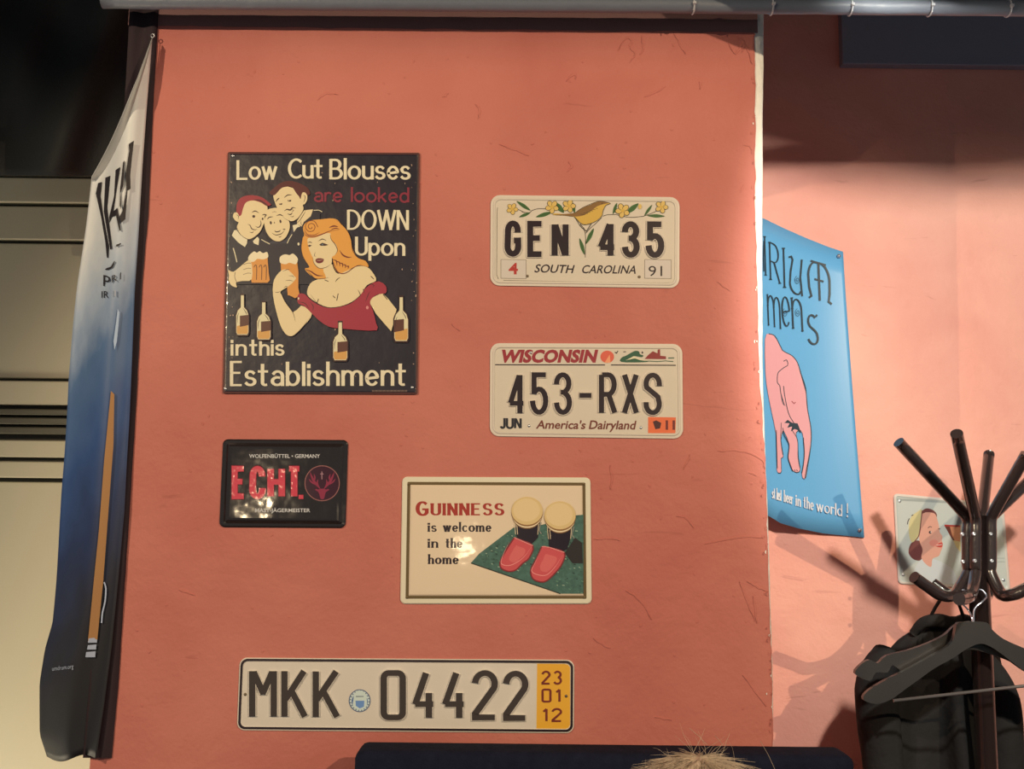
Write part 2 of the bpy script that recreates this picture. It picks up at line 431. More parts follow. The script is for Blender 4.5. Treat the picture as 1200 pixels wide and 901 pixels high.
def ctr(cs, Y):
    x = sum(c[0] for c in cs)/4; y = sum(c[1] for c in cs)/4
    return at(x, y, Y)
def plate(root, cs, Y0, rings, mats, rad=8, name='plate', label=None, fillmat=0):
    """rounded sheet with pressed rims: rings of (inset px, height m, material)"""
    o = root.location; bm = bmesh.new()
    (ax, ay), (bx_, by), (cx, cy), (dx, dy) = cs     # tl tr br bl
    W = math.hypot(bx_-ax, by-ay); H = math.hypot(dx-ax, dy-ay)
    loops = []
    for (ins, h, mi) in rings:
        r = max(0.6, rad-ins*0.8); lp = []
        for (qx, qy, a0) in ((W-ins-r, ins+r, -90), (W-ins-r, H-ins-r, 0), (ins+r, H-ins-r, 90), (ins+r, ins+r, 180)):
            for k in range(7):
                a = R(a0+15*k); X_ = (qx+r*math.cos(a))/W; Y_ = (qy+r*math.sin(a))/H
                px = (ax*(1-X_)+bx_*X_)*(1-Y_)+(dx*(1-X_)+cx*X_)*Y_
                py = (ay*(1-X_)+by*X_)*(1-Y_)+(dy*(1-X_)+cy*X_)*Y_
                lp.append(bm.verts.new(at(px, py, Y0-h)-o))
        loops.append(lp)
    n = len(loops[0])
    for i in range(1, len(loops)):
        for k in range(n):
            f = bm.faces.new((loops[i-1][k], loops[i-1][(k+1) % n], loops[i][(k+1) % n], loops[i][k])); f.material_index = rings[i][2]
    bm.faces.new(loops[-1]).material_index = fillmat
    bm.faces.new(list(reversed(loops[0]))).material_index = rings[0][2]
    bmesh.ops.recalc_face_normals(bm, faces=bm.faces[:])
    ob = from_bm(name, bm, mats, root)
    if label: ob['label'] = label
    return ob
def flat(root, Y):
    LVG[0] = 1.0
    o = root.location.copy()
    return lambda x, y, h: at(x, y, Y-h)-o
def bolt(root, px, py, Y, r=0.0022, m=None, name='rivet'):
    bm = bmesh.new(); c = at(px, py, Y)-root.location
    lathe(bm, c, (0, -1, 0), [(r, -0.0005), (r, 0.0004), (r*.8, 0.001), (r*.4, 0.0013), (0, 0.0014)], 12)
    return from_bm(name, bm, m or M_steel, root)

M_steel = mat('zinc_steel', (190, 180, 165), 0.3, 0.9)
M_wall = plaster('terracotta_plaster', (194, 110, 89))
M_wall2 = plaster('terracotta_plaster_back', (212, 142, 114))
M_edge = mat('bare_plaster_edge', (242, 218, 198), 0.8, bump=0.004, bscale=60, vary=0.12, vscale=14)
M_blackwall = mat('black_brown_paint', (128, 88, 78), 0.7, bump=0.002, bscale=30)
M_black = mat('black_paint', (34, 32, 32), 0.6)
M_floor = mat('floor_wood', (92, 66, 48), 0.5, vary=0.2)

# ================================================================== SETTING
XL = at(107, 893, 0).x; XR = at(903, 800, 0).x
def _z(tab): return [(at(px, py, 0).x, -at(px, py, 0).z) for px, py in tab]
PLR = _z([(885,15),(884.5,100),(885.5,220),(887,300),(890,420),(894,500),(899,600),(902,700),(905.5,800),(906,900)])
STR = _z([(896.5,15),(896,100),(895,250),(895,400),(897.5,500),(901.5,600),(904.5,700),(907.3,800),(907.8,900)])
def interp(tab, y):
    if y <= tab[0][1]: return tab[0][0]
    for (x0, y0), (x1, y1) in zip(tab, tab[1:]):
        if y <= y1: return x0+(x1-x0)*(y-y0)/(y1-y0)
    return tab[-1][0]
ZC = 3.0
bm = bmesh.new(); bx(bm, -3, 3, -3.2, 1.5, -0.1, 0); structure('floor', bm, M_floor)
bm = bmesh.new(); bx(bm, -3, 3, -3.2, 1.5, ZC, ZC+0.1); structure('ceiling', bm, M_black)
bm = bmesh.new(); bx(bm, XL, XR-0.016, 0.006, 1.0, 0, ZC); structure('wall_pillar', bm, M_wall2)
# front coat of plaster with a broken right edge
bm = bmesh.new(); rows = []
n = 260
for i in range(n+1):
    z = ZC*i/n
    t = (z-1.2)/1.4
    j = noise.noise(Vector((0, 0, z*26)))*0.0035 + noise.noise(Vector((3, 0, z*80)))*0.002 + noise.noise(Vector((7, 0, z*5)))*0.004
    xe = interp(PLR, -z) + j*0.6
    rows.append([bm.verts.new((x, y, z)) for x, y in ((XL-0.002, 0.006), (XL-0.002, 0), (xe-0.003, 0), (xe, 0.0015), (xe+0.001, 0.0075))])
for i in range(n):
    for k in range(4):
        bm.faces.new((rows[i][k], rows[i][k+1], rows[i+1][k+1], rows[i+1][k]))
bmesh.ops.recalc_face_normals(bm, faces=bm.faces[:])
structure('trim_1', bm, M_wall)
# rounded corner bead, bare plaster
bm = bmesh.new(); rows = []
for i in range(n+1):
    z = ZC*i/n
    j = noise.noise(Vector((11, 0, z*9)))*0.002 + noise.noise(Vector((13, 0, z*40)))*0.0008
    t = max(0, min(1, (z-1.25)/1.1)); w_ = 0.004+0.008*t
    XS = interp(STR, -z); a = XR-0.018
    rows.append([bm.verts.new(p) for p in ((a, 0.0035, z), (min(XS-.001, interp(PLR,-z)+.001), 0.0035, z), (XS-0.002+j*.5, 0.007, z), (XS+j*.5, 0.010, z), (XS-.001+j*.5, 0.03, z), (XR-0.002, 0.06, z), (XR-0.018, 0.07, z))])
for i in range(n):
    for k in range(6):
        bm.faces.new((rows[i][k], rows[i][k+1], rows[i+1][k+1], rows[i+1][k])).smooth = True
bmesh.ops.recalc_face_normals(bm, faces=bm.faces[:])
structure('trim_2', bm, M_edge)
# dark painted band above the plaster, ragged lower edge
bm = bmesh.new(); N = 90; lo = []; hi = []
for i in range(N+1):
    px = 150+(888-150)*i/N
    py = 30+8*(px-186)/700 + noise.noise(Vector((px*0.03, 0, 0)))*1.6 + noise.noise(Vector((px*0.15, 5, 0)))*0.7
    p = at(px, py, -0.0012); lo.append((bm.verts.new(p), bm.verts.new((p.x, 0.0, p.z)))); hi.append((bm.verts.new((p.x, -0.0012, ZC)), bm.verts.new((p.x, 0.0, ZC))))
for i in range(N):
    bm.faces.new((lo[i][0], lo[i+1][0], hi[i+1][0], hi[i][0])); bm.faces.new((lo[i][1], lo[i+1][1], lo[i+1][0], lo[i][0]))
structure('trim_3', bm, M_blackwall)
# back wall, right
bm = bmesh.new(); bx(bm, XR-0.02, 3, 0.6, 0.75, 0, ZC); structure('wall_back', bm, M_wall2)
bm = bmesh.new(); a = at(985, 78, 0.59); bx(bm, a.x, 2.2, 0.575, 0.6, a.z, ZC, bevel=0.003)
structure('trim_4', bm, mat('charcoal_board', (120, 118, 118), 0.7))
# left panelled wall
YW = 0.85
M_panel = mat('olive_beige_panel', (196, 182, 140), 0.45, vary=0.06, vscale=3)
M_groove = mat('dark_olive_groove', (60, 54, 40), 0.5)
bm = bmesh.new(); bx(bm, -3, XL+0.3, YW, 1.1, 0, ZC); structure('wall_left', bm, M_groove)
def zl(py): return at(50, py, YW-0.02).z
k = 0
for (y0, y1, th) in ((150, 206, .02), (209, 238, .026), (242, 281, .022), (285, 443, .018), (447, 475, .03), (480, 487, .036), (490, 498, .036), (501, 509, .036), (516, 536, .022), (541, 560, .026), (565, 1500, .018)):
    k += 1
    bm = bmesh.new(); z0 = max(0, zl(y1)); bx(bm, -3, XL+0.3, YW-th, YW, z0, zl(y0), bevel=0.003)
    structure('wall_left_panel', bm, M_panel if k not in (6, 7, 8) else mat('dark_olive_bead', (84, 78, 58), 0.4))
# ================================================================== LEFT: curtain, banner
M_cloth = mat('black_drape_cloth', (30, 31, 29), 0.75, vary=0.15, bump=0.0006, bscale=300)
bm = bmesh.new(); nx, nz = 60, 30; grid = []
for i in range(nx+1):
    col_ = []
    for j in range(nz+1):
        px = -60+(250)*i/nx; py = -40+(246)*j/nz
        s_ = px/40+0.9*py/100
        y = 0.40 + 0.025*math.sin(s_*1.4) + 0.012*math.sin(s_*3.1+1.0) + 0.03*noise.noise(Vector((px*0.012, py*0.010, 2)))
        p = at(px, py, y)
        col_.append(bm.verts.new(p))
    grid.append(col_)
for i in range(nx):
    for j in range(nz):
        bm.faces.new((grid[i][j], grid[i+1][j], grid[i+1][j+1], grid[i][j+1])).smooth = True
o = from_bm('curtain', bm, M_cloth); mod = o.modifiers.new('t', 'SOLIDIFY'); mod.thickness = 0.003
tag(o, 'black cloth drape hanging in slack folds above the olive panelling', 'curtain')

def interp(tab, y):
    if y <= tab[0][1]: return tab[0][0]
    for (x0, y0), (x1, y1) in zip(tab, tab[1:]):
        if y <= y1: return x0+(x1-x0)*(y-y0)/(y1-y0)
    return tab[-1][0]
# dark backing cloth
BL = thing('hanging_banner', at(120, 450, -0.01), 'tall cloth banner fading white to blue to black, left of the terracotta wall', 'banner')
tabR = [(187, -20), (185, 30), (180, 120), (174, 250), (167, 330), (160, 470), (152, 600), (146, 690), (139, 800), (131, 888)]
bm = bmesh.new(); nx, nz = 8, 80; grid = []
for i in range(nx+1):
    col_ = []
    for j in range(nz+1):
        py = -20+(888+20)*j/nz; xr = interp(tabR, py)+0.5*noise.noise(Vector((0, 0, py*0.05))); xl = xr-34
        px = xl+(xr-xl)*i/nx
        y = -0.007-0.003*math.sin(i*1.1+py*0.01)
        if i == nx: y = -0.002
        col_.append(bm.verts.new(at(px, py, y)-BL.location))
    grid.append(col_)
for i in range(nx):
    for j in range(nz):
        bm.faces.new((grid[i][j], grid[i+1][j], grid[i+1][j+1], grid[i][j+1])).smooth = True
from_bm('backing_cloth', bm, mat('maroon_black_cloth', (40, 24, 28), 0.8), BL)['label'] = 'maroon black backing cloth'
# printed cloth: colour runs down the cloth (white, blue, navy, black)
mb = bpy.data.materials.new('banner_print'); mb.use_nodes = True; nt = mb.node_tree; b = nt.nodes['Principled BSDF']
b.inputs['Roughness'].default_value = 0.55
uvn = nt.nodes.new('ShaderNodeUVMap'); uvn.uv_map = 'UVMap'
sp = nt.nodes.new('ShaderNodeSeparateXYZ'); nt.links.new(uvn.outputs['UV'], sp.inputs[0])
nz_ = nt.nodes.new('ShaderNodeTexNoise'); nz_.inputs['Scale'].default_value = 3; nz_.inputs['Detail'].default_value = 5
mpp = nt.nodes.new('ShaderNodeMapping'); mpp.inputs['Scale'].default_value = (1.2, 5, 1); mpp.inputs['Rotation'].default_value = (0, 0, 0.6)
nt.links.new(uvn.outputs['UV'], mpp.inputs[0]); nt.links.new(mpp.outputs[0], nz_.inputs['Vector'])
ad = nt.nodes.new('ShaderNodeMath'); ad.operation = 'MULTIPLY_ADD'; ad.inputs[1].default_value = 0.12
nt.links.new(nz_.outputs['Fac'], ad.inputs[0]); nt.links.new(sp.outputs[1], ad.inputs[2])
ad2 = nt.nodes.new('ShaderNodeMath'); ad2.operation = 'MULTIPLY_ADD'; ad2.inputs[1].default_value = 0.12
nt.links.new(sp.outputs[0], ad2.inputs[0]); nt.links.new(ad.outputs[0], ad2.inputs[2])
cr = nt.nodes.new('ShaderNodeValToRGB'); els = cr.color_ramp.elements
tab = [(0.0, (222, 208, 184)), (0.36, (212, 202, 182)), (0.46, (160, 164, 164)), (0.56, (78, 100, 124)), (0.68, (48, 72, 108)), (0.80, (32, 44, 72)), (0.92, (30, 30, 40)), (1.0, (28, 26, 28))]
els[0].position = 0; els[0].color = col(*tab[0][1]); els[1].position = 1; els[1].color = col(*tab[-1][1])
for p, c in tab[1:-1]:
    e = els.new(p); e.color = col(*c)
nt.links.new(ad2.outputs[0], cr.inputs[0]); nt.links.new(cr.outputs[0], b.inputs['Base Color'])
tabBL = [(108, 207), (100, 270), (92, 330), (85, 400), (80, 450), (76, 540), (72, 600), (66, 680), (62, 730), (54, 760), (48, 800), (47, 860), (55, 886)]
tabBR = [(178, 44), (172, 120), (167, 190), (162, 280), (158, 340), (155, 420), (152, 490), (149, 540), (146, 600), (139, 680), (131, 760), (122, 830), (113, 890)]
def banner_y(u, v): return -0.022+0.05*(1-u)**1.3 + 0.010*math.sin(u*7+v*2.0) - 0.012*(1-v)*math.sin(u*3.1)
def banner_px(u, v):
    yt = 207+(44-207)*u + 14*math.sin(math.pi*u)*(1-0.4*u); yb = 886+4*u + 5*math.sin(u*6)
    y = yt+(yb-yt)*v
    def e(tab, a, b_): return interp([(x, a+(yy-tab[0][1])*(b_-a)/(tab[-1][1]-tab[0][1])) for x, yy in tab], a+(b_-a)*v)
    x = e(tabBL, 0, 1)*(1-u)+e(tabBR, 0, 1)*u + 0.8*math.sin(v*20)*(1-u)
    return x, y
bm = bmesh.new(); uvl = bm.loops.layers.uv.new('UVMap'); nx, nz = 24, 90; grid = []
for i in range(nx+1):
    grid.append([])
    for j in range(nz+1):
        u, v = i/nx, j/nz; px, py = banner_px(u, v)
        grid[i].append((bm.verts.new(at(px, py, banner_y(u, v))-BL.location), u, (py-40)/850))
for i in range(nx):
    for j in range(nz):
        q = (grid[i][j], grid[i+1][j], grid[i+1][j+1], grid[i][j+1])
        f = bm.faces.new([t[0] for t in q]); f.smooth = True
        for lp, t in zip(f.loops, q): lp[uvl].uv = (t[1], t[2])
o = from_bm('printed_cloth', bm, mb, BL); mod = o.modifiers.new('t', 'SOLIDIFY'); mod.thickness = 0.0012; mod.offset = -1
# fold of hem at the top
bm = bmesh.new(); a_ = []
for k in range(13):
    u = k/12; px, py = banner_px(u, 0.0); px2, py2 = banner_px(u, 0.008+0.03*math.sin(math.pi*u)**0.7)
    a_.append((at(px, py, banner_y(u, 0)-0.004)-BL.location, at((px+px2)/2, (py+py2)/2, banner_y(u, 0)-0.012)-BL.location, at(px2, py2, banner_y(u, .05)-0.003)-BL.location))
vv = [[bm.verts.new(p) for p in t] for t in a_]
for k in range(12):
    for q in (0, 1): bm.faces.new((vv[k][q], vv[k+1][q], vv[k+1][q+1], vv[k][q+1])).smooth = True
o = from_bm('hem', bm, mat('banner_hem', (150, 140, 124), 0.6), BL)
# banner lettering and pencil-like golden glass stroke
def bmap(px, py, h):
    u = v = .5
    for _ in range(25):      # invert the cloth's parametrisation
        x0, y0 = banner_px(u, v); x1, _y = banner_px(min(1, u+.01), v); _x, y1 = banner_px(u, min(1, v+.001))
        v = max(0, min(.998, v+(py-y0)/max(60, (y1-y0)/.001)*.8)); u = max(0, min(.98, u+(px-x0)/max(8, (x1-x0)/.01)*.7))
    return at(px, py, banner_y(u, v)-0.0045-h)-BL.location
A = Art(bmap); Bn = (90, 150, 4.5); dk = ink((34, 26, 28), 0.6, 0); gy = ink((150, 150, 150), 0.6, 0)
for pts in ([(112,290),(132,284),(124,360),(142,478),(128,470),(100,345)], [(150,262),(176,252),(160,420),(172,520),(186,636),(176,640),(152,500),(142,440)],
            [(128,470),(142,478),(168,620),(166,684),(158,684),(150,600)],
            [(204,222),(228,206),(206,340),(192,440),(214,420),(232,540),(224,542),(206,460),(184,470),(172,500),(170,470),(196,360)],
            [(244,180),(252,170),(246,300),(232,340),(234,430),(226,410),(228,320)], [(274,84),(302,66),(292,150),(282,250),(284,320),(268,330),(256,480),(234,500),(224,470),(240,440),(262,330),(256,250),(276,120)],
            [(206,616),(232,606),(234,612),(210,626)], [(150,742),(180,730),(198,700),(202,704),(188,736),(166,748),(150,748)]):
    A.poly(pts, dk, off=Bn)
A.done('lettering', BL, 'black painted capitals', cuts=range(100, 180, 5))
A = Art(bmap)
A.type('P', 121, 335, 129, 337, 13, dk); A.type('R I', 131, 331, 142, 327, 8, dk)
A.type('IR', 119, 349, 127, 349, 8, dk)
A.type('I', 134, 347, 136, 347, 7, gy)
A.type('umdrum.org', 61, 786, 86, 783, 5, gy)
A.done('small_lettering', BL)
A = Art(bmap)
A.poly([(130,458),(134,462),(133,520),(127,600),(121,680),(114,750),(103,752),(109,690),(116,620),(122,540)], ink((165,114,64),0.6,0))
A.poly([(138,362),(140,366),(137,400),(134,410),(133,400)], ink((170,180,190),0.6,0))
for q in ((104,748,114,751),(103,756,113,759),(101,764,112,768)):
    A.poly([(q[0],q[1]),(q[2],q[1]-1),(q[2]-.5,q[3]+2),(q[0]-1,q[3]+2)], ink((166,166,170),0.6,0))
A.stroke([(122,682),(124,690),(123,705),(120,718),(119,730)], 1.6, 1.6, ink((176,178,184),0.6,0), smooth=4)
A.done('golden_glass_motif', BL, cuts=range(100, 145, 4))
bm = bmesh.new(); c = at(179, 42, -0.016)-BL.location
lathe(bm, c, (0,-1,0), [(0.004,0),(0.004,0.001),(0.0025,0.0016),(0.0025,0.0)], 12); from_bm('eyelet', bm, M_steel, BL)

# ridges, blobs and cracks left by the trowel, raised on the plaster
WALLC = bpy.data.objects['trim_1']
TR = (500,30,2.857); BR = (690,500,2.435)
A = Art(lambda x, y, h: at(x, y, 0.0004-h)); random.seed(9)
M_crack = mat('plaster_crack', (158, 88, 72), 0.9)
RID = [(TR,[(640,85),(668,40),(690,52),(680,70),(697,95),(683,125)]),(TR,[(720,35),(725,70),(715,100)]),(TR,[(468,185),(480,172),(497,162),(500,180)]),(TR,[(830,25),(852,70),(868,96)]),
 (TR,[(1010,60),(1035,95),(1060,60),(1075,85),(1090,130)]),(TR,[(1040,35),(1062,60),(1058,90)]),(TR,[(165,260),(180,285),(172,310)]),(TR,[(55,240),(72,228)]),(TR,[(245,395),(300,418),(345,436)]),(TR,[(730,240),(760,225),(800,205)]),
 (TR,[(915,185),(918,210)]),(TR,[(1060,400),(1085,405),(1092,430)]),(TR,[(1050,560),(1060,530)]),(TR,[(475,455),(485,470),(470,490)]),
 (BR,[(365,70),(430,68),(490,90),(502,120)]),(BR,[(455,130),(480,138)]),(BR,[(60,110),(66,145),(62,180)]),(BR,[(15,322),(70,318),(92,324)]),(BR,[(330,335),(420,315),(500,316)]),(BR,[(105,465),(150,500),(182,550)]),
 (BR,[(430,440),(450,490),(475,555)]),(BR,[(450,440),(478,455),(512,470)]),(BR,[(470,480),(480,560)]),(BR,[(15,605),(60,632)]),(BR,[(190,830),(240,836)]),(BR,[(270,120),(290,80)]),(BR,[(250,255),(280,262),(300,290)]),(BR,[(440,710),(510,800)]),
 ((0,0,1),[(372,118),(380,110),(396,110)]),((0,0,1),[(530,380),(540,388)]),((0,0,1),[(210,690),(228,698)]),((0,0,1),[(840,330),(856,340)])]
for o__, p__ in RID:
    q_ = [(o__[0]+x/o__[2]+random.uniform(-.4,.4), o__[1]+y/o__[2]+random.uniform(-.4,.4)) for x, y in p__]
    q_ = [(v.x+random.uniform(-.7,.7), v.y+random.uniform(-.7,.7)) for v in catmull([(x, y, 0) for x, y in q_], 4)]
    A.stroke(q_, .9, .9, M_wall, h=.0013, side=M_wall, grow=1.3, h0=.0001, taper=True)
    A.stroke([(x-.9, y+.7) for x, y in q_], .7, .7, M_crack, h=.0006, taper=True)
for k in range(140):
    x, y = random.uniform(150, 880), random.uniform(45, 860); a = random.uniform(0, 6.28); l = random.uniform(.6, 2.2)
    A.stroke([(x, y), (x+l*math.cos(a), y+l*math.sin(a)), (x+l*1.6*math.cos(a+.5), y+l*1.6*math.sin(a+.5))], .9, .9, M_wall, h=.0011, side=M_wall, grow=.8, h0=.0001)
for k in range(60):      # crumbs along the broken edge
    py = random.uniform(30, 880); z_ = at(890, py, 0).z; xx = interp(PLR, -z_)-abs(random.gauss(0, .004))
    px_ = 600+(890-600)*1.0; px_ = 890+(xx-at(890, py, 0).x)*735; l = random.uniform(.8, 2)
    A.stroke([(px_, py), (px_-l*.6, py+l), (px_-l*.2, py+2.2*l)], 1.1, 1.1, random.choice((M_wall, M_wall, M_crack, M_edge)), h=.0015, side=M_wall, grow=.7, h0=.0001)
A.done('plaster_ridge', WALLC)['kind'] = 'stuff'
LVG[0] = 1.0
# ================================================================== SIGN 1: navy poster sign
cream = ink((226, 205, 158)); skin = ink((226, 196, 140)); line = ink((58, 30, 30)); hairo = ink((222, 150, 62)); redk = ink((158, 44, 56)); navy = (38, 33, 41)
letter_c = mat('cream_letter', (226, 205, 162), 0.5, coat=.2, vary=0.12, vscale=60)
cs = [(267,178),(492,179),(489.5,462),(261,461)]
S1 = thing('tin_sign', ctr(cs, -0.001), 'tall navy tin sign picturing three men and a woman in red, above the ECHT sign', 'sign', 'tin signs on the terracotta wall')
M_navy = mat('worn_navy_enamel', navy, 0.38, coat=0.35, bump=0.0012, bscale=26, vary=0.35, vscale=9)
M_rust = mat('rusty_brown_rim', (84, 44, 38), 0.6, vary=0.4, vscale=25)
plate(S1, cs, 0, [(0,0.0004,1),(0,0.003,1),(2.2,0.0036,1),(3.4,0.0028,0),(5,0.0028,0)], [M_navy, M_rust], rad=2)
FM = flat(S1, -0.0028)
P1=(250,165,4.706); P2=(250,310,4.706); P6=(255,200,7.508); P7=(320,240,5.633)
# worn cream rim lines
A = Art(FM)
wl = ink((190,150,120))
random.seed(3)
for (x0,y0,x1,y1) in ((287,179.9,488,181),(270,459,440,459.8),(489.5,186,487.5,455),(268.5,190,264,455)):
    t = 0
    while t < 1:
        l = random.uniform(.04,.25) if abs(x1-x0) > 50 else random.uniform(.008,.03)
        t2 = min(1, t+l)
        A.stroke([(x0+(x1-x0)*t+random.uniform(-.3,.3), y0+(y1-y0)*t+random.uniform(-.3,.3)), (x0+(x1-x0)*t2, y0+(y1-y0)*t2)], .9, random.uniform(.5,1), wl)
        t = t2 + (random.uniform(.0,.04) if abs(x1-x0) > 50 else random.uniform(.02,.08))
for k in range(70):
    x = random.choice((random.uniform(268,274), random.uniform(482,489), random.uniform(268,488))); y = random.uniform(184,456)
    A.disc(x, y, random.uniform(.25,.8), wl, random.uniform(.3,1.2), n=6)
A.done('paint_wear', S1)['kind'] = 'stuff'
# lettering, slightly raised
def T(st, x0, y0, x1, y1, cap, wx, wy, m, nm, **k):
    A = Art(FM); A.lv += 1
    A.text(st, x0, y0, x1, y1, cap, wx, wy, m, **k)
    return A.done(nm, S1)
ew = 0.0011
def P(o, x, y): return (o[0]+x/o[2], o[1]+y/o[2])
def T1(st, o, xa, ya, xb, yb, h, wx, wy, m, **k):
    a = P(o, xa, ya); b_ = P(o, xb, yb)
    A = Art(FM); A.text(st, a[0], a[1], b_[0], b_[1], h/o[2], wx, wy, m, emb=0.0007, side=m, grow=.25, capx=.4, **k)
    A.done('lettering', S1)
cc = letter_c
T1('Low', P1, 128, 215, 352, 213, 108, 3.1, 2.2, cc, gap=.17)
T1('Cut', P1, 412, 208, 606, 208, 110, 3.3, 2.2, cc, gap=.17)
T1('Blouses', P1, 640, 212, 1088, 214, 112, 3.3, 2.2, cc, gap=.17)
T1('are looked', P1, 555, 338, 1080, 342, 84, 2.2, 2.0, ink((134,40,54)), gap=.16)
T1('DOWN', P1, 738, 490, 1078, 492, 110, 3.0, 1.8, cc, gap=.15, serif=0)
T1('Upon', P1, 782, 632, 1058, 634, 104, 3.2, 2.0, cc, gap=.17)
T1('in', P2, 96, 502, 184, 502, 92, 3.0, 2.0, cc, gap=.22)
T1('this', P2, 200, 502, 392, 502, 92, 3.0, 2.0, cc, gap=.2)
T1('E', P2, 92, 670, 160, 670, 138, 3.6, 2.2, cc)
T1('stablishment', P2, 170, 670, 1066, 668, 128, 3.8, 2.4, cc, gap=.19)
A = Art(FM); A.type('................................', 436, 459, 477, 459, 2.2, ink((140,110,90))); A.done('small_lettering', S1)
# --- three men
A = Art(FM)
A.poly([(112,560),(140,520),(250,620),(360,590),(440,640),(620,600),(700,450),(850,340),(900,380),(900,620),(850,1000),(110,1000)], ink((40,35,43)), off=P6)
for pts in ([(440,640),(500,610),(540,640),(600,610),(640,560),(660,480),(690,500),(640,580),(600,640)],):
    A.poly(pts, ink((56,52,60)), off=P6)
ln = lambda pts, w=.7, m=line, o=P6, s=4: A.stroke(pts, w, w, m, off=o, smooth=s, taper=len(pts) > 2)
# right man
A.poly([(490,215),(520,180),(600,140),(680,160),(730,190),(770,180),(790,230),(770,290),(750,300),(755,340),(720,400),(690,430),(650,445),(620,430),(560,390),(530,340),(505,280)], skin, off=P6, smooth=4)
A.poly([(455,195),(500,150),(560,105),(640,90),(720,110),(790,150),(815,200),(790,215),(760,190),(740,205),(730,250),(715,225),(690,195),(660,150),(620,140),(560,155),(500,215)], ink((84,30,30)), off=P6, smooth=4)
A.poly([(740,205),(765,190),(788,220),(785,265),(765,292),(745,280)], skin, off=P6, smooth=4)
ln([(750,215),(770,225),(765,260),(755,280)])
A.poly([(700,440),(760,350),(790,345),(840,340),(820,400),(760,450),(740,490),(700,470)], skin, off=P6)
A.poly([(660,480),(700,470),(730,490),(700,500),(670,540)], cream, off=P6)
ln([(775,345),(760,380),(720,440),(690,465)], .7); ln([(735,430),(735,470),(750,490)], .6)
A.stroke([(845,348),(890,348),(920,362)], 1, .8, cream, off=P6, smooth=4)
ln([(585,238),(615,215),(655,212)], 1.3); ln([(510,275),(530,250),(545,240)], 1.3)
A.disc(632, 262, 16, line, 10, off=P6); A.disc(632,258,10,skin,8,off=P6); A.disc(636,262,6,line,6,off=P6)
A.disc(555, 292, 15, line, 9, off=P6); A.disc(553,289,9,skin,7,off=P6); A.disc(556,293,6,line,6,off=P6)
ln([(585,355),(610,340),(640,345),(660,325),(690,330)], 1.7); ln([(612,378),(640,385),(660,368)], 1.2); ln([(655,340),(668,350),(650,362)], .7)
ln([(640,402),(660,405),(672,396)], .7); ln([(560,395),(610,432),(650,446),(690,432),(725,398),(752,350)], .6)
# middle man
A.poly([(440,345),(480,330),(530,330),(560,370),(600,400),(625,430),(635,500),(610,570),(570,610),(530,622),(480,605),(435,550),(412,480),(415,420),(430,390)], skin, off=P6, smooth=4)
ln([(435,430),(455,410),(490,405)], 1.3); ln([(515,395),(550,388),(580,400)], 1.3)
for x, y in ((468,458),(553,446)): A.disc(x, y, 9, line, 15, off=P6, a=-10)
A.disc(500,457,3,line,8,off=P6)
ln([(500,525),(515,538),(545,532),(552,522)], 1.3); ln([(475,545),(510,565),(560,555),(592,520)], 1.0); ln([(575,515),(595,515)], 1); ln([(535,580),(550,584),(560,574)], .8)
ln([(412,480),(430,548),(480,606),(530,624),(575,612),(612,570)], .7); ln([(480,368),(500,360),(520,366)], .5)
# left man
A.poly([(230,260),(300,250),(380,270),(430,300),(440,340),(435,380),(415,400),(412,450),(400,480),(370,540),(310,590),(260,600),(200,560),(170,500),(185,450),(170,420),(190,360)], skin, off=P6, smooth=4)
A.poly([(165,380),(170,290),(210,235),(290,215),(380,230),(440,270),(470,300),(430,310),(380,280),(310,262),(250,280),(225,330),(210,385),(190,400),(180,375)], ink((150,40,50)), off=P6, smooth=4)
A.stroke([(310,255),(370,262),(430,300),(440,320)], 2, 2, ink((80,26,30)), off=P6, smooth=4, taper=True)
A.poly([(135,400),(145,372),(170,368),(188,400),(186,450),(160,440),(142,420)], skin, off=P6, smooth=4)
ln([(165,385),(183,400),(180,430)]); ln([(300,368),(330,355),(365,372)], 1.3); ln([(390,392),(412,385),(436,392)], 1.2)
A.disc(318, 402, 13, line, 12, off=P6); A.disc(396, 424, 8, line, 11, off=P6)
ln([(375,430),(382,470),(362,498),(330,488)], 1.2); ln([(260,470),(285,480),(300,510),(330,520),(350,510)], 1.1); ln([(280,540),(305,545),(318,532)], .8)
ln([(172,500),(200,560),(262,602),(310,596),(368,545),(402,485)], .7)
A.poly([(125,570),(145,525),(165,520),(200,565),(262,600),(258,640),(240,672),(180,630)], cream, off=P6)
A.poly([(320,640),(310,620),(350,580),(366,600),(360,655)], cream, off=P6)
A.stroke([(385,605),(420,625),(460,645)], .9,.9,cream,off=P6); A.stroke([(612,638),(630,600),(655,560)], .9,.9,cream,off=P6)
A.stroke([(138,680),(155,740),(170,805)], 1.1,.9,cream,off=P6); A.disc(712,645,9,cream,13,off=P6)
A.done('men_picture', S1)
# --- beer glasses, hands
A = Art(FM); amber = ink((214,140,62)); foam = ink((232,208,160))
A.poly([(285,770),(440,760),(450,900),(462,960),(440,985),(300,985),(285,900)], amber, off=P6)
for x in (320, 365, 405): A.stroke([(x,850),(x+12,830),(x+24,850),(x+22,960)], .8, .8, line, off=P6, smooth=3)
A.stroke([(442,770),(452,900),(462,965),(440,988),(300,988)], .7,.7,line,off=P6)
A.poly([(270,790),(275,750),(320,710),(345,722),(370,708),(400,725),(435,715),(445,760),(400,780),(350,775),(320,800),(280,800)], foam, off=P6, smooth=3)
A.poly([(86,60),(82,30),(110,40),(150,10),(205,-25),(212,80),(160,90),(125,100),(130,125),(100,115),(84,85)], skin, off=P2, smooth=3)
A.stroke([(120,40),(118,70),(130,100)], .6,.6,line,off=P2,smooth=3)
for y in (0,28,55): A.stroke([(165,y),(190,y-8),(208,y-6)], .5,.5,line,off=P2,smooth=3)
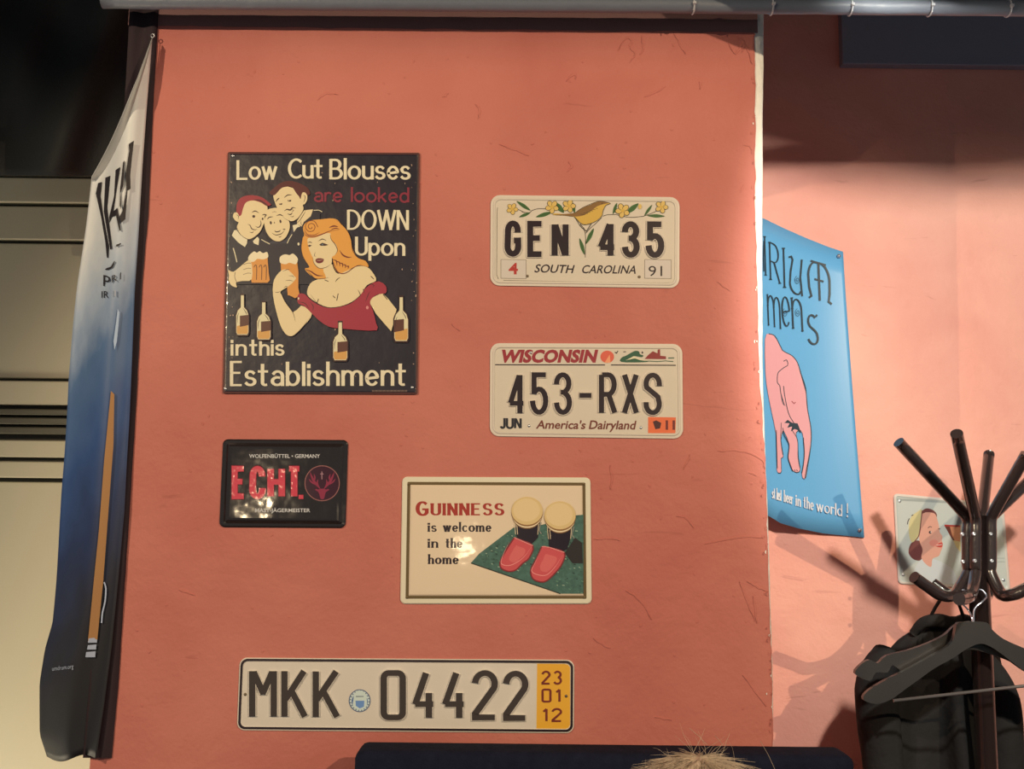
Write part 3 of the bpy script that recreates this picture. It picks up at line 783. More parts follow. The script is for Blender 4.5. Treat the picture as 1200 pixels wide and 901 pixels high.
A.poly([(370,655),(460,650),(470,730),(470,800),(476,855),(450,868),(410,850),(405,780),(375,730)], amber, off=P1)
A.poly([(368,672),(368,640),(395,626),(420,630),(440,622),(466,650),(455,680),(420,672),(400,680)], foam, off=P1, smooth=3)
A.stroke([(466,660),(471,730),(470,810),(478,852),(452,870),(415,852)], .8,.8,line,off=P1)
A.done('beer_picture', S1)
# --- woman
A = Art(FM); ln = lambda pts, w=.75, m=line, o=P7, s=4: A.stroke(pts, w, w, m, off=o, smooth=s, taper=len(pts) > 2)
A.poly([(200,140),(240,105),(320,95),(400,90),(440,120),(480,160),(510,210),(525,290),(560,350),(610,370),(630,410),(560,400),(500,430),(450,455),(420,440),(400,400),(390,350),(350,420),(370,480),(330,490),(280,485),(230,450),(210,420),(240,410),(200,350),(185,290),(195,220),(205,200)], hairo, off=P7, smooth=3)
# arms and shoulders
A.poly([(330,420),(385,390),(400,420),(430,455),(500,430),(560,405),(620,410),(660,450),(680,500),(620,530),(580,590),(520,640),(440,670),(360,675),(280,640),(225,590),(245,520),(300,490),(350,485)], skin, off=P7, smooth=3)
A.poly([(640,620),(720,580),(760,620),(815,690),(800,760),(780,835),(740,790),(680,720),(640,650)], skin, off=P7)
A.poly([(0,520),(20,470),(60,430),(100,430),(140,470),(150,490),(100,540),(50,570),(60,600),(130,710),(185,665),(250,700),(248,745),(200,800),(150,850),(115,868),(80,850),(50,800),(20,700),(0,600)], skin, off=P7, smooth=2)
for a_ in ([(62,440),(90,428),(110,425)],[(100,468),(130,470),(140,482)],[(80,500),(110,498),(135,505)],[(10,575),(30,578),(50,570)],[(70,550),(85,538),(100,540)]): ln(a_, .6)
ln([(50,578),(80,640),(130,710),(148,770)], .8); ln([(248,735),(200,800),(150,852),(115,868),(80,850),(48,795)], .6)
# face
A.poly([(232,220),(280,212),(340,190),(380,190),(395,230),(415,260),(425,300),(410,330),(390,345),(385,390),(350,415),(310,420),(275,395),(262,350),(240,300),(228,250)], skin, off=P7, smooth=4)
A.poly([(205,190),(200,140),(245,105),(330,95),(410,92),(445,125),(440,170),(380,180),(330,195),(280,215),(230,215)], hairo, off=P7, smooth=3)
A.poly([(380,190),(445,160),(490,200),(515,290),(540,340),(480,350),(440,310),(415,260),(390,240)], hairo, off=P7, smooth=3)
ln([(203,170),(215,200),(260,212),(320,195),(380,172),(440,165)], 1.2, ink((120,40,30)))
ln([(205,150),(225,195),(270,200),(310,180)], 1.0, ink((120,40,30)))
sp_ = [(250+ (8+t*3.2)*math.cos(t*1.05), 145+(8+t*3.2)*math.sin(t*1.05)) for t in range(0, 13)]
A.stroke(sp_, .8, .8, ink((120,50,30)), off=P7, smooth=3)
ln([(375,195),(385,230),(410,262),(425,300),(410,330)], .8)
ln([(400,90),(445,120),(490,170),(515,230),(525,300),(560,348),(610,368),(632,412)], .6)
ln([(388,350),(405,400),(430,445),(480,450),(560,400),(630,412)], 1.1, ink((110,40,30)))
for k_ in range(7): ln([(395+k_*20,362+k_*11),(418+k_*20,370+k_*9),(422+k_*18,402+k_*5)], 1.3, ink((110,40,30)), s=2) if k_ < 5 else None
ln([(440,300),(460,330),(490,345),(520,345)], 1.8, ink((110,40,30))); ln([(370,150),(400,140),(430,145)], 1.8, ink((110,40,30))); ln([(380,165),(410,155),(440,160)], 1.2, ink((110,40,30)))
ln([(214,425),(250,440),(290,465),(335,468)], 1.6, ink((110,40,30))); ln([(210,420),(240,450),(280,487),(340,485),(372,478)], .7)
ln([(195,220),(186,285),(200,345),(238,405)], .6)
ln([(298,240),(325,226),(352,236)], 1.1); ln([(228,250),(245,246),(258,252)], 1.0)
A.poly([(305,262),(325,250),(350,258),(365,265),(345,270),(315,270)], line, off=P7); A.disc(326,262,5,ink((90,110,110)),5,off=P7)
A.poly([(226,270),(242,264),(256,268),(240,278)], line, off=P7)
A.poly([(280,362),(300,352),(335,358),(325,380),(300,386),(285,378)], ink((110,28,36)), off=P7, smooth=3); ln([(284,366),(310,366),(334,360)], .4, skin)
ln([(262,345),(270,385),(305,418),(350,412),(385,388)], .6); ln([(280,310),(272,335),(285,340)], .5)
ln([(245,590),(300,655),(360,678),(440,672),(520,645),(580,592)], .8)
# dress
A.poly([(160,610),(175,585),(210,590),(240,620),(290,655),(360,680),(440,675),(520,645),(575,600),(600,560),(650,520),(700,505),(740,530),(750,560),(740,585),(690,590),(650,620),(640,650),(660,700),(680,780),(685,828),(560,826),(440,815),(370,805),(300,760),(240,700),(200,665),(165,650)], redk, off=P7, smooth=2)
for a_ in ([(245,640),(265,670),(262,700)],[(300,620),(290,650)],[(560,560),(575,590),(570,610)],[(640,520),(665,530),(660,545)],[(610,640),(625,600),(640,570)],[(430,585),(420,632)],[(395,600),(410,615)],[(410,510),(425,490),(445,478)],[(340,495),(365,505)],[(645,470),(665,490)],[(725,590),(755,625)],[(595,555),(600,580)],[(165,640),(210,650),(240,690)]): ln(a_, .8)
A.disc(622,678,9,ink((214,130,120)),11,off=P7); A.disc(168,618,5,cream,8,off=P7)
A.done('woman_picture', S1)
# --- bottles
glassy = ink((220,200,150)); lab = ink((92,52,40)); beer = ink((208,150,76))
for (bx0, by0, bw, bh, side) in ((160,160,78,235,1),(278,200,86,220,1),(700,310,90,225,1),(1036,170,88,260,-1)):
    A = Art(FM); f = lambda u, v: (bx0+u*bw/2, by0+v*bh)
    A.poly([f(-.28,0),f(.28,0),f(.3,.3),f(.75,.38),f(1,.5),f(1,.92),f(.8,1),f(-.8,1),f(-1,.92),f(-1,.5),f(-.75,.38),f(-.3,.3)], line, off=P2)
    A.poly([f(-.2,.04),f(.2,.04),f(.22,.32),f(.65,.4),f(.86,.52),f(.86,.9),f(.7,.965),f(-.7,.965),f(-.86,.9),f(-.86,.52),f(-.65,.4),f(-.22,.32)], glassy, off=P2)
    A.poly([f(-.78,.76),f(.3,.72),f(.8,.7),f(.8,.9),f(.66,.95),f(-.66,.95),f(-.8,.9)], beer, off=P2)
    a0, a1 = (-.35, .86) if side > 0 else (-.86, .35)
    A.poly([f(a0,.52),f(a1,.5),f(a1,.74),f(a0,.78)], lab, off=P2)
    A.stroke([f(-.25,.02),f(.25,.02)], 1, 1, line, off=P2)
    ln = lambda pts, w=.75, m=line, o=P7, s=4: A.stroke(pts, w, w, m, off=o, smooth=s, taper=len(pts) > 2); ln([f(-.5,.45),f(-.7,.55),f(-.7,.7)], .7, line, P2, 2)
    ln([f(.1,.34),f(.5,.44),f(.6,.5)], .8, line, P2, 2)
    A.done('bottle_picture', S1)
for px, py in ((273,182.5),(264,455.5),(483,454)): bolt(S1, px, py, -0.0028, 0.0026)

# ================================================================== SIGN 2: South Carolina plate
PLT = (212, 190, 158)
M_white = mat('plate_white_enamel', PLT, 0.35, coat=0.3, bump=0.0008, bscale=18)
M_whites = mat('plate_white_flange', (216, 194, 163), 0.35, coat=0.3)
M_blk = mat('plate_black_paint', (44, 30, 32), 0.35, coat=0.3)
cs = [(575,228.5),(796.5,231),(796,337.5),(574.5,334.5)]
S2 = thing('number_plate', ctr(cs, -0.001), 'white South Carolina number plate reading GEN 435 with bird and yellow flowers', 'number plate', 'number plates on the terracotta wall')
RG = [(0,0.0004,1),(0,0.0022,1),(2.6,0.0024,1),(3.6,0.0038,1),(4.8,0.0039,1),(6.0,0.0024,0),(9,0.0024,0)]
plate(S2, cs, 0, RG, [M_white, M_whites], rad=11)
FM = flat(S2, -0.0024); GP = (565,220,4.898); B1 = (590,225,6.0)
A = Art(FM)
for (x0,y0,x1,y1) in ((9,8.5,213,9.7),(9,99,213,100.6)):
    pass
A.stroke([(594-11,243),(582.5,248),(582,322),(584,327)], .6,.5, ink((70,56,44)))
A.stroke([(590,328.5),(700,330.5),(788,331.5)], .6,.6, ink((70,56,44)))
A.done('rim_line', S2)
def chars(root, FM, st, o, boxes, h, wx, wy, m, side, font, y, lab=None, hgt=0.003, grow=1.5):
    for ch, (xa, xb), yy in zip(st, boxes, y):
        a = P(o, xa, yy); b_ = P(o, xb, yy)
        A = Art(FM); A.text(ch, a[0], a[1], b_[0], b_[1], h/o[2], wx, wy, m, font=font, emb=hgt, side=side, grow=grow, capx=.15)
        A.done('embossed_character', root)
chars(S2, FM, 'GEN', GP, [(128,225),(258,358),(398,497)], 208, 7.4, 6.8, M_blk, M_whites, GENF, [396,398,402])
chars(S2, FM, '435', GP, [(664,775),(802,905),(943,1046)], 210, 7.4, 6.8, M_blk, M_whites, GENF, [402,402,403])
A = Art(FM)
A.type('SOUTH', 626, 319, 671, 320, 9.5, M_blk, 0.012, slant=.28); A.type('CAROLINA', 681, 320, 745, 320.5, 9.5, M_blk, 0.012, slant=.28)
A.done('state_lettering', S2)
for (txt, x0, x1, xa, xb, y, c_, b_) in (('4', 587, 616.5, 596, 607, 321, (176,52,44), .03), ('91', 755.5, 786.5, 760, 776, 323.5, (44,30,32), .0)):
    A = Art(FM)
    A.poly([(x0, 304),(x1, 304.5),(x1, 326.5),(x0, 326)], ink((206,186,160)))
    A.stroke([(x0,304),(x1,304.5),(x1,326.5),(x0,326),(x0,304.2)], .6,.5, ink((128,108,88)))
    A.type(txt, xa, y, xb, y, 13 if txt == '4' else 12, ink(c_), b_)
    A.done('registration_sticker', S2)
for p in ((618,323.5),(749,324.5)): bolt(S2, p[0], p[1], -0.0024, 0.0024, mat('dull_bolt', (120,100,74), 0.5, 0.6))
A = Art(FM); gold = ink((206,160,66)); brn = ink((132,92,46)); grn = ink((58,96,44)); dgr = ink((58,44,28)); pet = ink((214,172,88))
def leaf(a, b_, w_, m=grn, o=B1):
    ax, ay = a; bx_, by_ = b_; mx, my = (ax+bx_)/2, (ay+by_)/2; dx, dy = bx_-ax, by_-ay; L = math.hypot(dx, dy); nx_, ny_ = -dy/L*w_, dx/L*w_
    A.poly([a,(mx+nx_,my+ny_),b_,(mx-nx_,my-ny_)], m, off=o, smooth=4); A.stroke([a,b_], .4,.4, dgr, off=o)
for pts in ([(200,130),(240,118),(300,118)],[(130,140),(180,145),(200,130)],[(350,155),(420,160),(500,170)],[(700,170),(730,160),(790,158)],[(790,158),(840,170),(900,178),(990,170)],[(990,168),(1040,150),(1080,132)],[(500,175),(540,240),(575,290),(575,460)],[(690,180),(650,220),(610,255),(578,290)],[(150,145),(120,130),(95,118)]):
    A.stroke(pts, .7,.7, dgr, off=B1, smooth=4)
leaf((92,64),(190,130),13); leaf((110,176),(188,146),11); leaf((228,176),(345,140),14); leaf((355,70),(425,145),20); leaf((798,76),(770,155),11); leaf((865,150),(950,80),18)
leaf((1045,90),(990,168),10); leaf((1010,165),(1135,170),12); leaf((635,255),(580,365),14); leaf((535,325),(570,440),13); leaf((490,75),(500,150),10)
def flower(cx, cy, r, a0=0, m=pet):
    for k_ in range(5):
        a = R(a0+72*k_); A.disc(cx+math.cos(a)*r*.55, cy+math.sin(a)*r*.55, r*.52, dgr, r*.40, off=B1, a=math.degrees(a), n=14)
        A.disc(cx+math.cos(a)*r*.55, cy+math.sin(a)*r*.55, r*.45, m, r*.33, off=B1, a=math.degrees(a), n=14)
    A.disc(cx, cy, r*.25, gold, off=B1, n=10)
flower(62,118,40,10); flower(342,104,46,20); flower(460,98,46,0); flower(838,130,50,30); flower(1112,104,44,5); A.disc(960,102,12,pet,18,off=B1)
A.poly([(355,160),(360,150),(440,155),(500,148),(560,110),(610,92),(650,72),(690,66),(720,72),(752,80),(722,92),(700,130),(690,170),(640,210),(600,222),(560,228),(530,210),(500,175),(440,165)], gold, off=B1, smooth=3)
A.poly([(355,158),(440,153),(500,145),(560,108),(610,90),(650,70),(690,66),(740,76),(700,86),(660,100),(620,130),(560,165),(500,172),(430,164)], brn, off=B1, smooth=3)
A.stroke([(500,148),(560,108),(650,70),(690,65),(752,79),(722,92),(700,130),(690,170),(640,210),(560,228),(500,175)], .6,.6,dgr,off=B1,smooth=3)
A.disc(694,80,4,dgr,off=B1)
for k_ in range(6): A.stroke([(540+k_*22,155-k_*8),(575+k_*18,160-k_*9)], .5,.5,dgr,off=B1)
for pts in ([(540,225),(560,250),(580,275)],[(620,218),(600,250),(585,275)]): A.stroke(pts,.8,.8,dgr,off=B1)
A.done('bird_and_flowers_picture', S2)

# ================================================================== SIGN 3: Wisconsin plate
cs = [(574.5,402),(799.5,403),(800.5,514),(574,511)]
S3 = thing('number_plate', ctr(cs, -0.001), 'white Wisconsin number plate reading 453-RXS with red state name on top', 'number plate', 'number plates on the terracotta wall')
plate(S3, cs, 0, RG, [M_white, M_whites], rad=11)
FM = flat(S3, -0.0024); WP = (565,395,4.898); W2 = (690,395,10)
chars(S3, FM, '453-RXS', WP, [(148,252),(280,380),(412,516),(544,642),(670,776),(802,900),(926,1032)], 244, 6.2, 5.8, M_blk, M_whites, GENF, [448,446,446,450,446,446,448], grow=1.6)
A = Art(FM); A.type('WISCONSIN', 585, 424, 698, 424, 14.5, ink((150,42,48)), 0.05, slant=.22, space=1.02); A.done('state_lettering', S3)
A = Art(FM); A.stroke([(579,427.3),(709,427.6)], 1,1.2, M_blk); A.stroke([(716,427.6),(792,428)], 1,1.2, M_blk); A.done('rule_line', S3)
A = Art(FM); A.text('JUN', 585.5, 502.5, 611.5, 503, 14, 2.7, 2.4, ink((36,34,40)), gap=.2); A.done('registration_sticker', S3, 'sticker reading JUN')
A = Art(FM); A.type("America's", 628, 502, 685.5, 502.5, 10, ink((112,50,36)), 0.02, slant=.2); A.type('Dairyland', 690, 502.5, 744, 503, 10, ink((112,50,36)), 0.02, slant=.2); A.done('motto_lettering', S3)
A = Art(FM); A.poly([(759.5,488.5),(792,489),(791.5,507.5),(759.5,507.5)], ink((226,104,58)))
A.poly([(765,494),(769,492.5),(775,495.5),(773.5,502),(768,503),(766.5,498.5)], ink((70,30,30)))
A.type('11', 780, 503, 791, 503, 10.5, ink((110,36,30)), .04); A.done('registration_sticker', S3, 'orange sticker reading 11')
A = Art(FM); tom = ink((214,92,66)); wg = ink((44,84,56)); wr = ink((140,44,42))
A.disc(216,230,80,tom,72,off=W2); A.poly([(185,300),(245,205),(255,300)], ink((236,150,100)), off=W2)
A.poly([(380,290),(385,240),(440,215),(500,180),(550,160),(590,170),(600,200),(640,215),(620,235),(560,225),(520,225),(480,250),(430,270),(480,262),(540,250),(600,270),(700,285),(600,295)], wg, off=W2, smooth=3)
A.poly([(450,262),(500,238),(530,222),(560,240),(620,260),(700,278),(600,268),(540,248),(480,262)], cream, off=W2)
A.poly([(655,255),(700,205),(750,165),(805,190),(808,145),(835,142),(838,218),(905,225),(905,258)], wr, off=W2)
A.stroke([(600,288),(700,280),(800,286),(900,278),(990,286)], .7,.9, wg, off=W2); A.stroke([(930,245),(1000,243)],.6,1.2,wg,off=W2)
A.stroke([(305,175),(325,188),(342,160)],1,1,M_blk,off=W2); A.stroke([(405,172),(435,170)],.8,.9,M_blk,off=W2); A.disc(628,180,9,M_blk,14,off=W2,n=8)
A.done('farm_picture', S3)
for p in ((620,499),(751,501),(622,413)): bolt(S3, p[0], p[1], -0.0024, 0.0024)

# ================================================================== SIGN 4: black small sign
cs = [(261.5,514.5),(408,515.5),(405,618.5),(257,617.5)]
S4 = thing('tin_sign', ctr(cs, -0.001), 'small glossy black tin sign with red ECHT. lettering', 'sign', 'tin signs on the terracotta wall')
M_gloss = mat('glossy_black_enamel', (40,32,29), 0.12, coat=1.0, bump=0.0035, bscale=6)
plate(S4, cs, 0, [(0,0.0004,0),(0,0.002,0),(1.5,0.003,0),(4.5,0.0034,0),(6.5,0.006,0),(8.5,0.0072,0),(11,0.0075,0)], [M_gloss], rad=6)
FM = flat(S4, -0.0075); EC = (250,505,7.059)
rd = mat('red_gloss', (206,62,72), 0.22, coat=.8, bump=0.003, bscale=20); rds = mat('dark_red_gloss', (130,34,42), 0.25, coat=.8)
for ch, xa, xb in (('E',150,278),('C',298,432),('H',448,592),('T',600,738)):
    a = P(EC, xa, 562); b_ = P(EC, xb, 562)
    A = Art(FM); A.text(ch, a[0], a[1], b_[0], b_[1], 272/7.059, 7.4, 6.2, rd, font=dict(G, C=GENF['G'][0:0] or (.48,[[(.46,.72)]+E(.24,.75,.22,.25,0,180,10)+E(.24,.25,.24,.25,180,360,12)+[(.48,.3)]])), emb=0.0013, side=rds, grow=.8)
    A.done('embossed_character', S4)
A = Art(FM); A.stroke([P(EC,705,545),P(EC,745,545)], 4,4.6,rd,h=.0008,side=rds,grow=.5); A.done('embossed_character', S4)
A = Art(FM); sw = ink((206,196,180)); A.type('WOLFENBÜTTEL • GERMANY', 292, 536.5, 375, 536.5, 5.4, sw, 0.012); A.done('town_lettering', S4)
A = Art(FM); A.type('MAST-JÄGERMEISTER', 299, 600, 363.5, 600, 5.2, sw, 0.012); A.done('maker_lettering', S4)
A = Art(FM); e = (900, 432)
A.disc(e[0], e[1], 146, ink((150,90,80)), 148, off=EC, n=40); A.disc(e[0], e[1], 139, ink((60,24,34),.15,.9), 141, off=EC, n=40)
st = ink((140,38,60), .3, .5)
A.poly([(862,490),(885,478),(918,478),(935,492),(925,520),(915,560),(888,560),(876,520)], st, off=EC, smooth=2)
for s_ in (-1, 1):
    m_ = lambda pts: [(900+s_*(x-900), y) for x, y in pts]
    A.stroke(m_([(912,482),(935,455),(965,420),(985,380),(1000,340)]), 3,3, st, off=EC, smooth=4, taper=True)
    for q in ([(940,450),(985,425),(1010,395)],[(925,465),(940,430),(935,400)],[(965,418),(960,385),(968,355)]): A.stroke(m_(q), 1.8,1.8, st, off=EC, smooth=3, taper=True)
    A.poly(m_([(915,490),(950,478),(960,486),(930,505)]), st, off=EC)
A.stroke([(898,335),(898,400)], .9,.9, ink((170,120,120)), off=EC); A.stroke([(884,355),(912,355)], .9,.9, ink((170,120,120)), off=EC)
A.done('stag_emblem', S4)

# ================================================================== SIGN 5: cream sign
cs = [(471.5,558.5),(692,559.5),(693.5,707.5),(469,707.5)]
S5 = thing('tin_sign', ctr(cs, -0.001), 'cream tin sign reading GUINNESS is welcome in the home, with two slippered stouts', 'sign', 'tin signs on the terracotta wall')
M_cream = mat('cream_enamel', (228,196,154), 0.22, coat=.7, bump=0.0012, bscale=8)
M_creamr = mat('cream_rim', (226,206,166), 0.3, coat=.4)
M_bronze = mat('bronze_line', (104,82,48), 0.4)
plate(S5, cs, 0, [(0,0.0004,1),(0,0.002,1),(1,0.003,1),(6,0.0032,1),(7,0.0038,2),(9.6,0.0036,2),(11,0.0048,0),(14,0.0050,0)], [M_cream, M_creamr, M_bronze], rad=6)
FM = flat(S5, -0.0050); GU = (460,550,4.898); G2 = (545,570,6.671)
rg = mat('guinness_red', (164,52,38), .3, coat=.5)
def T5(st, xa, ya, xb, yb, h, wx, wy, m, **k):
    a = P(GU, xa, ya); b_ = P(GU, xb, yb); A = Art(FM); A.text(st, a[0], a[1], b_[0], b_[1], h/4.898, wx, wy, m, **k); A.done('lettering', S5)
T5('G', 132, 266, 208, 268, 84, 4.8, 2.2, rg); T5('UINNESS', 218, 264, 642, 264, 70, 3.9, 1.6, rg, serif=2.2, gap=.3)
bk = ink((44,30,34))
for st, xa, xb, yy, hh in (('is',202,254,358,54),('welcome',290,568,358,54),('in',202,262,450,54),('the',304,402,450,54),('home',204,380,543,54)):
    T5(st, xa, yy, xb, yy, hh*1.0, 2.5, 1.1, bk, serif=1.5, gap=.3)
A = Art(FM); rug = mat('green_rug_print', (72,100,82), .35, coat=.5, vary=.6, vscale=160)
A.poly([(45,598),(110,525),(380,320),(600,300),(860,226),(925,220),(925,838),(745,838)], rug, off=G2)
A.stroke([(45,598),(745,838)], 1.2,1.2, ink((36,40,32)), off=G2)
random.seed(5)
for k_ in range(260):
    x = random.uniform(130, 920); y = random.uniform(330, 830)
    if y > 560+(x-45)*0.33 or y < 540-(x-110)*.75: continue
    A.stroke([(x,y),(x+random.uniform(8,20),y+random.uniform(2,8))], 1.0,1.1, ink(random.choice(((98,130,100),(40,58,46),(150,164,132),(60,84,66)))), off=G2)
A.poly([(780,520),(860,400),(915,440),(920,600),(840,600)], ink((40,34,32)), off=G2)
A.done('rug_picture', S5)
slp = mat('slipper_red', (204,80,76), .3, coat=.6); slh = ink((232,140,126)); stout = ink((40,28,34), .2, .6); head_ = ink((220,182,118), .25, .6); hl = ink((226,196,150))
for (hx, hy, body, slip, rim) in (
    (485,190, [(395,270),(585,280),(570,400),(520,450),(405,405)], [(385,400),(410,410),(530,462),(500,560),(450,600),(400,650),(345,664),(285,640),(275,590),(320,500)], [(345,430),(300,530),(282,600),(340,618),(410,590),(470,540),(520,470)]),
    (742,225, [(650,310),(835,320),(825,400),(800,490),(740,515),(655,465)], [(600,470),(655,475),(775,515),(760,600),(710,670),(640,735),(590,745),(530,720),(515,650),(560,560)], [(600,480),(545,600),(520,660),(570,690),(640,690),(710,620),(765,530)])):
    A = Art(FM)
    A.poly(body, stout, off=G2)
    for dx in (-100, -82, 92): A.stroke([(hx+dx, hy+85),(hx+dx*.9,hy+185)], .7,.7, hl, off=G2)
    A.stroke([(hx+110,hy+90),(hx+95,hy+150),(hx+112,hy+180)], .9,.9, ink((150,140,120)), off=G2, smooth=3)
    A.disc(hx, hy+32, 118, ink((120,80,40)), 110, off=G2, n=36); A.disc(hx, hy+26, 118, hl, 108, off=G2, n=36); A.disc(hx, hy+10, 124, ink((140,96,50)), 112, off=G2, n=36)
    A.disc(hx, hy, 123, head_, 110, off=G2, n=36); A.disc(hx-4, hy-6, 104, ink((228,192,132), .25, .6), 90, off=G2, n=36)
    A.done('stout_glass_picture', S5)
    A = Art(FM); A.lv += 1
    A.stroke(slip[1:]+slip[:1], 1.6, 1.6, ink((132,40,42)), off=G2, smooth=3); A.poly(slip, slp, off=G2, smooth=3); A.poly([(hx+(x-hx)*.5+(slip[5][0]-hx)*.42, hy+(y-hy)*.5+(slip[5][1]-hy)*.36) for x, y in slip], ink((214,98,90)), off=G2, smooth=3); A.stroke(rim, .9,.9, slh, off=G2, smooth=4, taper=True)
    A.stroke([slip[0], slip[1], slip[2]], 1,.9, slh, off=G2, smooth=3); A.done('slipper_picture', S5)
for p in ((479,567),(684,567),(477,700),(685,700)): bolt(S5, p[0], p[1], -0.0036, 0.0022, M_bronze)

# ================================================================== SIGN 6: German plate
cs = [(281,770.5),(673,773),(672.5,859),(277.5,855.5)]
S6 = thing('number_plate', ctr(cs, -0.001), 'long white German number plate reading MKK 04422 with yellow date strip', 'number plate', 'number plates on the terracotta wall')
M_w6 = mat('plate_white_reflective', (218,198,168), .28, coat=.5, bump=.0015, bscale=14)
plate(S6, cs, 0, [(0,0.0004,1),(0,0.0018,1),(1.2,0.0022,1),(1.8,0.0026,2),(4,0.0028,2),(4.6,0.0016,0),(7,0.0016,0)], [M_w6, M_whites, M_blk], rad=9)
FM = flat(S6, -0.0016); MK = (270,760,2.857)
A = Art(FM); A.poly([(629.4,777.6),(662,777.9),(666,779),(668,782),(668,849),(666.3,852.6),(663,854),(628.6,853.6)], mat('yellow_reflective', (238,166,48), .3, coat=.4)); A.done('date_strip', S6, 'yellow strip')
M_g = mat('plate_grey_black', (66,54,46), .35, coat=.3)
chars(S6, FM, 'MKK', MK, [(62,156),(170,260),(275,368)], 170, 7.6, 6.6, M_g, M_w6, GER, [236,236,237], grow=1.2)
chars(S6, FM, '04422', MK, [(502,588),(608,690),(708,792),(808,896),(912,998)], 168, 7.8, 6.8, M_g, M_w6, GER, [240,240,240,240,242], grow=1.2)
dr = ink((120,44,30))
for st, xa, xb, yy in (('23',1042,1110,120),('01',1042,1106,180),('12',1045,1110,245)):
    a = P(MK, xa, yy); b_ = P(MK, xb, yy); A = Art(FM); A.text(st, a[0], a[1], b_[0], b_[1], 46/2.857, 2.2, 2.0, dr, font=GER, gap=.35, emb=.0008, side=dr, grow=.2); A.done('date_character', S6)
A = Art(FM); A.disc(421.5, 821, 12.8, ink((70,84,108)), 13.4, n=32); A.disc(421.5,821,11.8,ink((200,204,204)),12.4,n=32); A.disc(421.5,822,9.4,ink((60,90,134)),9.6,n=28)
for k_ in range(20):
    a_ = R(k_*18+6); A.stroke([(421.5+10*math.cos(a_),821+10.5*math.sin(a_)),(421.5+11.6*math.cos(a_),821+12.2*math.sin(a_))],.9,.9,ink((50,60,84)))
A.poly([(414,820),(416,812),(421,809),(428,812),(430,821),(429,828),(422,832),(414,828)], ink((206,210,210)), smooth=3); A.poly([(416.5,821),(427,821),(426.5,828),(421.5,830),(417,827)], ink((110,140,176)))
A.stroke([(417,816),(426,816)],.9,.9,ink((60,70,90))); A.done('registration_seal', S6)
for p in ((287.5,813.5),(663.5,815.5)): bolt(S6, p[0], p[1], -0.0016, 0.0024, mat('dull_bolt', (120,100,74), 0.5, 0.6))

# ================================================================== blue poster on the back wall
YB = 0.6; ILB = (1.35, 1.35, 1.15)
xr_ = at(1000, 450, YB).x; xl_ = at(860, 450, 0.5).x
def py_Y(X_):
    t = max(0, min(1, (xr_-X_)/(xr_-xl_))); return YB-0.005-0.10*t**2.2
LVG[0] = 1.0
PT = thing('blue_poster', (at(1000, 470, YB).x-0.08, YB-0.01, at(1000, 470, YB).z), 'light blue curved poster with pink elephant, half behind the wall corner', 'poster')
def pmap(x, y, h):
    Y = YB-0.01
    for _ in range(12): Y = 0.5*Y+0.5*py_Y(at(x, y, Y).x)
    return at(x, y, Y-h)-PT.location
topc = [(850,238),(895,256),(920,268),(945,279),(970,289),(988,295)]
botc = [(850,585),(902,605),(915,613),(935,619),(965,625),(1013,630)]
bm = bmesh.new(); g_ = []
for i in range(41):
    t = i/40; a = 850+(988-850)*t; b_ = 850+(1013-850)*t
    def cy(tab, x):
        for (x0,y0),(x1,y1) in zip(tab, tab[1:]):
            if x <= x1: return y0+(y1-y0)*(x-x0)/(x1-x0)
        return tab[-1][1]
    ya, yb = cy(topc, a), cy(botc, b_)
    g_.append([bm.verts.new(pmap(a+(b_-a)*(j/12)**1.1, ya+(yb-ya)*j/12, 0)) for j in range(13)])
for i in range(40):
    for j in range(12): bm.faces.new((g_[i][j], g_[i+1][j], g_[i+1][j+1], g_[i][j+1])).smooth = True
M_blue = mat('light_blue_print', (110,184,228), .35, ill=ILB, coat=.3)
o = from_bm('sheet', bm, M_blue, PT); md = o.modifiers.new('t', 'SOLIDIFY'); md.thickness = 0.0012; md.offset = 1
def bink(name, rgb): return mat(name, rgb, .45, ill=ILB)
kb = bink('poster_dark_green', (44,62,72)); pk = bink('poster_pink', (238,172,172)); pk2 = bink('poster_pink_shade', (206,140,140)); wh = bink('poster_white', (235,240,238))
D3 = (885,250,5.304); D4 = (885,380,3.466); cuts = range(890, 1012, 5)
def PA():
    A = Art(lambda x, y, h: pmap(x, y, h+0.0016), step=7e-5); return A
def PTx(st, xa, ya, xb, yb, h, wx, wy, m, name, o=D3, **k):
    a = P(o, xa, ya); b_ = P(o, xb, yb); A = PA(); A.text(st, a[0], a[1], b_[0], b_[1], h/o[2], wx, wy, m, **k); A.done(name, PT, cuts=cuts)
PTx('I', 62, 385, 78, 392, 245, 1.6, 1.2, kb, 'lettering', serif=1.6, slant=-.03)
PTx('R', 92, 412, 158, 440, 238, 1.8, 1.4, kb, 'lettering', serif=1.6, slant=-.03)
PTx('I', 178, 462, 198, 466, 250, 2.0, 1.4, kb, 'lettering', serif=2.0, slant=-.03)
PTx('U', 208, 488, 305, 524, 240, 2.2, 1.8, kb, 'lettering', font=DEL, slant=-.04)
PTx('M', 325, 530, 480, 575, 250, 2.6, 2.0, kb, 'lettering', font=DEL, slant=-.04)
PTx('m', 80, 695, 162, 720, 300, 1.6, 1.4, kb, 'lettering', slant=-.04, serif=1.0)
PTx('e', 165, 695, 222, 712, 290, 1.8, 1.4, kb, 'lettering', slant=-.04)
PTx('n', 232, 715, 300, 735, 300, 2.0, 1.6, kb, 'lettering', slant=-.05, serif=1.4)
PTx('s', 322, 805, 398, 828, 195, 2.4, 2.0, kb, 'lettering', font=DEL, slant=-.03)
